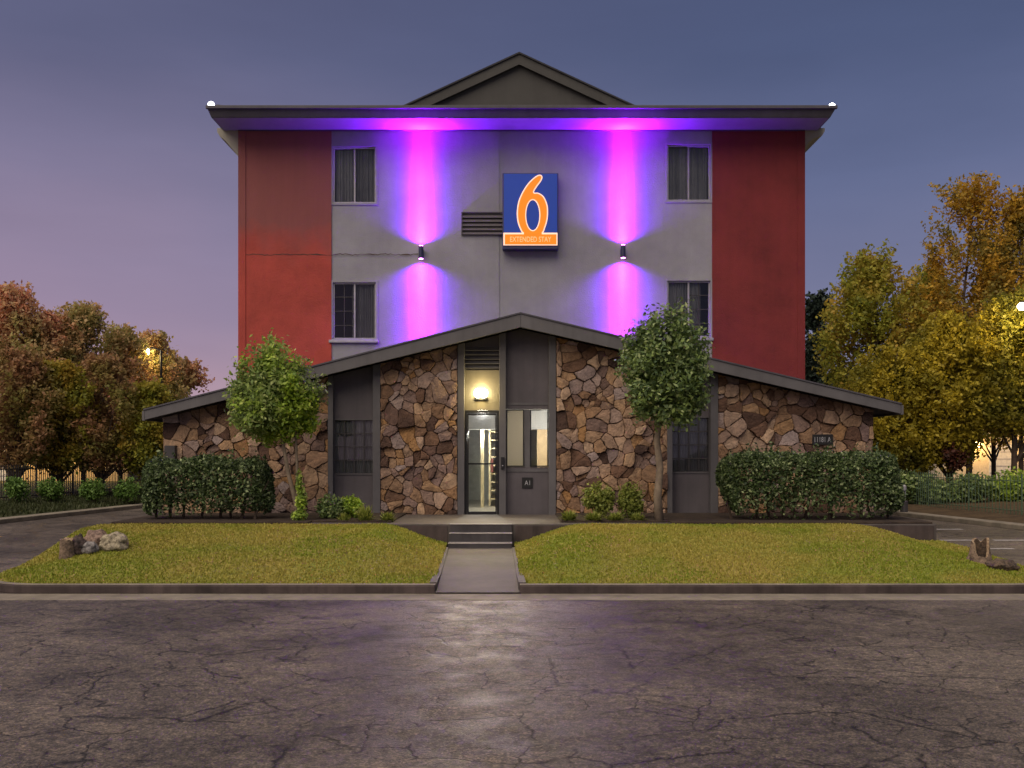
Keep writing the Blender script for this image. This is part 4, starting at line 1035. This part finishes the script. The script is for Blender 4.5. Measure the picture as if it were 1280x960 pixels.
def stump(name, label, px, py, wpx, hpx, D, hollow, lean, seed):
    c = P(px, py, D); W = wpx*D/F/2; H_ = hpx*D/F; e = empty(name, c, label, 'tree stump'); k = 22; q = MB(); n = 8; vs = []
    for j in range(n+1):
        t = j/n; r = W*(1.15-.35*t if not hollow else 1.25-.45*t+.25*math.exp(-t*5))
        for i in range(k):
            a = 2*math.pi*i/k; rr2 = r*(1+.13*mnoise.noise((math.cos(a)*2+seed, math.sin(a)*2, t*1.5))+.05*mnoise.noise((math.cos(a)*7, math.sin(a)*7+seed, t*4)))
            zt_ = H_*t+(.16*H_*mnoise.noise((math.cos(a)*1.5, math.sin(a)*1.5, seed)) if j == n else 0)
            if hollow and math.sin(a) < -.25: zt_ *= 1-.62*min(1, (-.25-math.sin(a))/.4)
            vs.append((c.x+rr2*math.cos(a)+lean*t*W, c.y+rr2*math.sin(a)*.85, c.z-.04+zt_))
    fs = [(j*k+i, j*k+(i+1) % k, j*k+k+(i+1) % k, j*k+k+i) for j in range(n) for i in range(k)]
    q.add(vs, fs); build('bark', q, rockmat('stump_bark', (.06, .04, .026), (.24, .17, .11), 9), e, smooth=True)
    top = vs[n*k:]; cx = sum(v[0] for v in top)/k; cy = sum(v[1] for v in top)/k; cz = sum(v[2] for v in top)/k
    q = MB()
    ring = [(cx+(v[0]-cx)*.72, cy+(v[1]-cy)*.72, v[2]-(.0 if not hollow else .01)) for v in top]; q.add(list(top)+ring, [(i, (i+1) % k, k+(i+1) % k, k+i) for i in range(k)])
    if hollow:
        low_ = [(cx+(v[0]-cx)*.68, cy+(v[1]-cy)*.68, c.z+.01) for v in top]; h_ = MB(); h_.add(ring+low_+[(cx, cy, c.z+.01)], [(i, (i+1) % k, k+(i+1) % k, k+i) for i in range(k)]+[(k+i, k+(i+1) % k, 2*k) for i in range(k)])
        build('hollow', h_, rockmat('rotten_wood', (.02, .014, .01), (.11, .07, .04), 9), e)
    else: q.add(ring+[(cx, cy, cz)], [(i, (i+1) % k, k) for i in range(k)])
    build('cut_face', q, rockmat('cut_wood', (.20, .13, .07), (.42, .31, .19), 20), e)
stump('tree_stump', 'short pale topped tree stump at the left end of the rock pile', 84, 697, 19, 26, on_lawn(84, 697), False, -.1, 2)
stump('tree_stump', 'hollow split grey brown stump on the right lawn tip', 1224, 703, 26, 31, on_lawn(1224, 703), True, .1, 9)
rock('root_clump', 'low clump of broken brown roots beside the hollow stump', 1252, 712, 36, 13, on_lawn(1252, 712), rockmat('root', (.03, .022, .016), (.16, .11, .07)), 21, 'roots')

# ------------------------------------------------------------------ left and right surroundings
q = MB(); q.prism  # (kerbs of the side drives)
def poly_kerb(path, w_, h, m, name='kerb'):
    q = MB(); ribbon(path, 0, w_, -.01, h, q); return tag(build(name, q, m, bevel=.02), kind='structure')
LK = [(-16, 10), (-14.6, 20), (-13.45, 26.9), (-12.25, 36), (-11.6, 48), (-11.6, 60)]
RK = [(12.0, 60), (11.5, 44), (11.45, 36), (11.4, 30.2), (12.35, 24.7), (14.5, 18), (17, 10)]
poly_kerb(LK, .45, .12, M['old_concrete']); poly_kerb(RK, .45, .12, M['old_concrete'])
def bank(path, sgn, m, zt):
    q = MB(); vs = []; fs = []; offs = [(.45, .11), (1.2, .2), (2.5, zt), (6, zt+.1), (40, zt+.3)]
    for x, y in path:
        for o_, z in offs: vs.append((x+sgn*o_, y, z+.03*mnoise.noise((x, y, o_))))
    n = len(offs)
    for i in range(len(path)-1):
        for k in range(n-1):
            a = i*n+k; fs.append((a, a+1, a+n+1, a+n) if sgn*(path[1][1]-path[0][1]) > 0 else (a, a+n, a+n+1, a+1))
    q.add(vs, fs); return tag(build('verge', q, m, smooth=True), kind='structure')
bank(LK, -1, M['turf'], .3); bank(RK, 1, weathered('leaf_litter', (.10, .065, .03), .5, 3, .95, 20, .9, .05), .22)
def lk_x(y): return float(np.interp(y, [p[1] for p in LK], [p[0] for p in LK]))
def rk_x(y): return float(np.interp(y, [p[1] for p in RK[::-1]], [p[0] for p in RK[::-1]]))
vg = quads('grass', blades(14000, .05, .14, lambda x, y: lk_x(y)-3.2 < x < lk_x(y)-.5, lambda x, y: .12+.09*min(2, lk_x(y)-.45-x), (-19, -11.5, 22, 46), .02), leaf_mat('verge_blades', [(.03, .04, .012), (.05, .065, .02), (.07, .075, .03)], .2))
tag(vg, 'dark green verge grass below the clipped balls and black fence', 'grass', kind='stuff')
# parking bay lines
for a, b, y, w_ in ((9.75, 11.0, 24.9, .10), (8.6, 10.0, 21.8, .10), (10.3, 11.6, 21.8, .1), (8.4, 9.8, 19.9, .08)):
    q = MB(); q.add([(a, y, .004), (b, y, .004), (b, y+w_*2.2, .004), (a, y+w_*2.2, .004)], [(0, 1, 2, 3)]); tag(build('road_marking', q, M['paintline']), kind='structure')

def fence(name, label, pts, h, mt, gap, r, zb, rail_mat=None):
    e = empty(name, (*pts[0], zb), label, 'fence'); q = MB(); 
    L = [math.hypot(b[0]-a[0], b[1]-a[1]) for a, b in zip(pts, pts[1:])]; tot = sum(L)
    def at(s):
        for (a, b), l in zip(zip(pts, pts[1:]), L):
            if s <= l: t = s/l; return a[0]+(b[0]-a[0])*t, a[1]+(b[1]-a[1])*t
            s -= l
        return pts[-1]
    n = int(tot/gap)
    for k in range(n):
        x, y = at(k*gap); q.box(x-r, x+r, y-r, y+r, zb, zb+h)
    for a, b in zip(pts, pts[1:]):
        for z in (zb+.12, zb+h-.14): q.tube([(a[0], a[1], z), (b[0], b[1], z)], r*1.4, 4)
    build('railing', q, mt, e)
    k = 0
    while k*2.4 < tot:
        x, y = at(k*2.4); p = MB(); p.box(x-r*2, x+r*2, y-r*2, y+r*2, zb-.2, zb+h+.06); build('post', p, mt, e); k += 1
fl = [(lk_x(y)-3.4, y) for y in (20, 27, 34, 42, 56)]
fence('metal_fence', 'low black metal picket fence behind the clipped ball shrubs', fl, 1.15, M['black'], .13, .011, .33)
frr = [(rk_x(y)+1.6, y) for y in (56, 44, 36, 31, 25, 19)]
fence('metal_fence', 'green painted picket fence beside the right drive', frr, 1.05, plain('green_fence_paint', (.10, .16, .09), .5), .16, .008, .2)
# clipped ball shrubs along the left fence
bl = [('leftmost clipped ball shrub before the black fence', 22), ('second clipped ball shrub from the left before the black fence', 64), ('third clipped ball shrub from the left before the black fence', 118), ('clipped ball shrub before the black fence closest to the hedge', 160)]
for lab, px in bl:
    shrub('ball_shrub', lab, px, 597, 629, 36, 31.2+(px*.022), LEAF['ball'] if 'ball' in LEAF else LEAF.setdefault('ball', leaf_mat('ball_leaves', [(.06, .13, .02), (.11, .2, .035), (.16, .26, .05)], .2)), 1500, .045, 'clipped ball shrubs', 3)
# green growth behind the right fence, bollard
for i, (px, top, wd, lab, lm) in enumerate(((1150, 588, 70, 'dense green bush behind the green fence nearest the dark hedge', 'mid'), (1205, 592, 70, 'dense green bush behind the middle of the green fence', 'mid'), (1262, 585, 66, 'dense green bush behind the green fence at the dark trunk', 'bright'))):
    shrub('bush', lab, px, top, 640, wd, 33.5, LEAF[lm], 2400, .07, 'bushes behind the green fence')
e = empty('bollard', P(1130, 645, 30.2), 'dark bollard with a white cap at the start of the green fence', 'bollard'); c = LOC[e.name]
q = MB(); q.lathe((c.x, c.y, c.z), [(.11, 0), (.11, .42), (.09, .46)], 12); build('body', q, M['muntin'], e)
q = MB(); q.lathe((c.x, c.y, c.z+.46), [(.05, 0), (.05, .3), (.07, .31), (.07, .42), (.03, .46)], 12); build('cap', q, M['frame'], e)

def tree(label, px, top, D, wpx, lm, n, size, seed, form='round', base_z=.3, dens=2.0, low=.18, group=None, name='tree'):
    """trunk, rising limbs, and leafy twigs that fill the crown's envelope unevenly"""
    rr2 = random.Random(seed); g2 = np.random.default_rng(seed); x = X(px, D); zt_ = Z(top, D); H_ = zt_-base_z; W = wpx*D/F/2
    e = empty(name, (x, D, base_z), label, 'tree', group)
    def env(u, a):
        if form == 'poplar': r = .30+.70*math.sin(math.pi*min(1, u*.78+.16))
        else: r = max(.05, math.sin(math.pi*min(1, u*.82+.13)))**.75
        return W*r*(1+.28*mnoise.noise((math.cos(a)*1.3+seed*7, math.sin(a)*1.3, u*3.2)))
    tw = []; want = int(n/42); tries = 0
    while len(tw) < want and tries < want*30:
        tries += 1
        u = rr2.random()**.9; a = rr2.uniform(0, 6.283); rr3 = math.sqrt(rr2.random())
        px_, py_, pz_ = x+math.cos(a)*env(u, a)*rr3, D+math.sin(a)*env(u, a)*rr3, base_z+H_*(low+(1-low)*u*.93)
        if mnoise.noise((px_*.75+seed*3, py_*.75, pz_*.6)) < (-.02 if form == 'poplar' else -.22): continue   # gaps
        tw.append((px_, py_, pz_, a, rr3, u))
    T = np.array(tw); k = len(T); m = n//max(1, k)
    L = H_*.085*(1+.5*g2.random(k)); dr = np.stack([np.cos(T[:,3])*T[:,4]*.55, np.sin(T[:,3])*T[:,4]*.55, .85+0*T[:,3]], 1)+g2.normal(size=(k, 3))*.22
    dr /= np.linalg.norm(dr, axis=1)[:,None]
    j = np.repeat(np.arange(k), m); s_ = g2.random(len(j)); sg_ = (.22 if form != 'poplar' else .15)*max(.7, W/2.2)
    p = T[j,:3]+dr[j]*(L[j]*(s_-.35))[:,None]+g2.normal(size=(len(j), 3))*(sg_*(1.15-.75*s_))[:,None]
    nn = len(p); nr = g2.normal(size=(nn, 3))*.6+np.array([0, -.1, .3]); nr /= np.linalg.norm(nr, axis=1)[:,None]
    t = np.cross(nr, g2.normal(size=(nn, 3))); t /= np.linalg.norm(t, axis=1)[:,None]; b = np.cross(nr, t); s = size*(.55+.8*g2.random(nn))[:,None]
    quads('crown', np.stack([p-t*s, p+b*s*.6+nr*s*.1, p+t*s, p-b*s*.6+nr*s*.1], 1), lm, e)
    q = MB(); th = H_*.88; sp = [(x, D, base_z-.3), (x+rr2.uniform(-.15, .15), D, base_z+th*.35), (x+rr2.uniform(-.25, .25), D, base_z+th*.7), (x+rr2.uniform(-.2, .2), D, base_z+th)]
    r0 = max(.08, W*.075); q.tube(sp, [r0, r0*.72, r0*.4, .02], 7)
    for c_ in tw[::max(1, k//34)]:
        v = Vector(c_[:3]); hb = max(base_z+H_*.1, v.z-Vector((v.x-x, v.y-D, 0)).length*1.5-.3); fr = (hb-base_z)/th
        q.tube([(x, D, hb), ((x+v.x)/2+.06, (D+v.y)/2, (hb+v.z)/2-.05), v], [max(.02, r0*.5*(1-fr)), max(.014, r0*.28*(1-fr)), .008], 5)
    build('trunk', q, M['bark'], e); return e
GL, GR = 'autumn trees beyond the black fence', 'autumn trees beyond the green fence'
tree('tall rust brown tree at the far left frame edge', 12, 358, 37, 120, LEAF['rust'], 22400, 0.076, 1, group=GL)
tree('rust and olive tree with low notch second from the left', 66, 388, 38, 90, LEAF['rust'], 16640, 0.076, 2, group=GL)
tree('rust red tree with a flat broad peak third from the left', 104, 378, 39, 84, LEAF['rust'], 17920, 0.076, 3, group=GL)
tree('brown green tree right of the flat peaked rust tree', 150, 407, 41, 84, LEAF['rust'], 16000, 0.076, 4, group=GL)
tree('reddish tree behind the small lamp on the left', 192, 414, 43, 76, LEAF['rust'], 16000, 0.076, 5, group=GL)
tree('sloping brown tree nearest the left stone eave', 230, 448, 45, 66, LEAF['rust'], 14720, 0.076, 6, group=GL)
for lab, px, top, D, wd, sd_ in (('low olive tree at the far left in front of the rust trees', 20, 424, 34.5, 100, 11), ('low olive green tree above the second clipped ball', 75, 452, 35.5, 84, 12), ('low dark olive tree above the third clipped ball', 125, 446, 36, 84, 13), ('low olive tree next to the left stone eave', 186, 478, 37, 80, 14)):
    tree(lab, px, top, D, wd, LEAF['rustolive' if sd_ % 2 else 'olive'], 14400, 0.068, sd_, low=.22, group=GL)
tree('dark far tree just past the red wall', 1024, 366, 62, 62, LEAF['fardark'], 13440, 0.144, 20, group=GR, base_z=0)
tree('broad olive gold tree with ragged top right of the red wall', 1096, 311, 42, 132, LEAF['olive'], 28800, 0.086, 21, group=GR, dens=1.9)
tree('small olive tree filling the gap below the tall airy tree', 1158, 330, 44, 96, LEAF['olive'], 13440, 0.079, 22, group=GR)
tree('tall airy upright tree with thin amber leaves', 1210, 219, 41, 112, LEAF['amber'], 19000, 0.076, 23, 'poplar', group=GR, dens=1.6)
tree('dense amber olive tree between the airy tree and the right edge', 1242, 282, 42.5, 84, LEAF['amber'], 15000, 0.085, 31, group=GR, dens=1.8)
tree('amber tree cut by the right frame edge', 1276, 236, 40, 96, LEAF['amber'], 17920, 0.076, 24, group=GR, dens=1.7)
tree('golden yellow tree low beside the right stone eave', 1118, 416, 36.5, 116, LEAF['gold'], 22400, 0.072, 25, group=GR, low=.1)
tree('golden yellow tree in the middle of the right trees', 1186, 392, 36, 116, LEAF['gold'], 22400, 0.072, 26, group=GR, low=.2)
tree('large golden tree with a dark trunk at the right edge', 1266, 368, 35, 118, LEAF['gold'], 23680, 0.072, 27, group=GR, low=.34)
shrub('bush', 'dark red bush among the golden trees behind the green fence', 1192, 550, 590, 40, 35.2, leaf_mat('red_bush', [(.05, .015, .01), (.1, .03, .015), (.04, .02, .012)], .25), 900, .08, 'bushes behind the green fence')
# distant tree belt so that no bare horizon shows
def belt(x0, x1, D, top, n, nm, lab):
    B = [(rnd.uniform(x0, x1), D+rnd.uniform(-3, 3), rnd.uniform(.5, Z(top, D)-1.5), rnd.uniform(1.5, 2.6), 1.8, rnd.uniform(1.4, 2.2)) for _ in range(240)]
    o = quads('far_wood', leaves(B, n, .34, 1.8), LEAF['fardark']); tag(o, lab, 'wood', kind='stuff')
belt(-130, -16, 85, 500, 26000, 'l', 'dark distant wood behind the left trees'); belt(20, 140, 85, 480, 26000, 'r', 'dark distant wood behind the right trees')

# lit houses far behind the trees
def house(label, x0, x1, y, h, wallc, lamps, garage):
    e = empty('background_house', ((x0+x1)/2, y, 0), label, 'house'); q = MB(); q.box(x0, x1, y, y+8, 0, h); build('wall', q, plain('pale_render', wallc, .8), e)
    q = MB(); q.add([(x0-.4, y-.4, h), (x1+.4, y-.4, h), (x1+.4, y+8.4, h), (x0-.4, y+8.4, h), (x0-.4, y+4, h+1.8), (x1+.4, y+4, h+1.8)], [(0, 3, 2, 1), (0, 1, 5, 4), (1, 2, 5), (2, 3, 4, 5), (3, 0, 4)]); build('roof', q, M['roof'], e)
    for a, b, z0, z1, nm in garage:
        q = MB(); q.box(a, b, y-.05, y-.002, z0, z1); g_ = build(nm, q, plain('white_door', (.6, .6, .56), .6), e)
        q = MB()
        for k in range(1, 5): z = z0+(z1-z0)*k/5; q.box(a+.03, b-.03, y-.062, y-.0505, z-.02, z+.02)
        build('panel_line', q, M['frame'], g_)
    for x, z in lamps:
        q = MB(); q.box(x-.12, x+.12, y-.3, y-.06, z-.2, z+.15); build('wall_lantern', q, emit('lantern_glow', (1, .6, .2), 22), e)
        l_ = light('lantern_light', 'POINT', (x-(x0+x1)/2, -.9, z), 80, (1, .56, .16), shadow_soft_size=.2); l_.parent = e
house('pale low house glowing amber behind the left trees', -31, -19.5, 52, 3.2, (.6, .45, .22), [(-27.6, 2.2), (-24.3, 2.2), (-21.2, 2.2)], [(-26.9, -25.4, .3, 2.2, 'garage_door')])
house('pale house lit warm behind the right golden trees', 24, 38, 58, 4.2, (.6, .52, .36), [(26.3, 2.3), (29.5, 2.3)], [(27.0, 28.6, .3, 2.3, 'garage_door')])

# street lamps
def street_lamp(label, px, py, D, power, group, globe=.16):
    c = P(px, py, D); e = empty('street_lamp', (c.x+.5, D, 0), label, 'street lamp', group)
    q = MB(); q.tube([(c.x+.5, D, 0), (c.x+.5, D, c.z+.1)], [.08, .05], 8); build('pole', q, M['black'], e)
    q = MB(); q.tube([(c.x+.5, D, c.z+.1), (c.x+.2, D-.05, c.z+.2), (c.x, D-.1, c.z+.18)], .035, 6); build('arm', q, M['black'], e)
    q = MB(); q.lathe((c.x, D-.1, c.z-.08), [(globe*.4, 0), (globe, .08), (globe, .16), (globe*.5, .22)], 14); build('lamp_head', q, emit('street_lamp_glow', (1, .86, .55), 40), e, smooth=True)
    l_ = light('street_lamp_light', 'POINT', (-.5, -.15, c.z-.25), power, (1, .7, .3), shadow_soft_size=.2); l_.parent = e
street_lamp('lit street lamp shining among the right edge trees', 1275, 385, 33.2, 110, 'lit street lamps', .12)
street_lamp('small lit street lamp in the left tree tops', 186, 441, 42.0, 30, 'lit street lamps', .05)
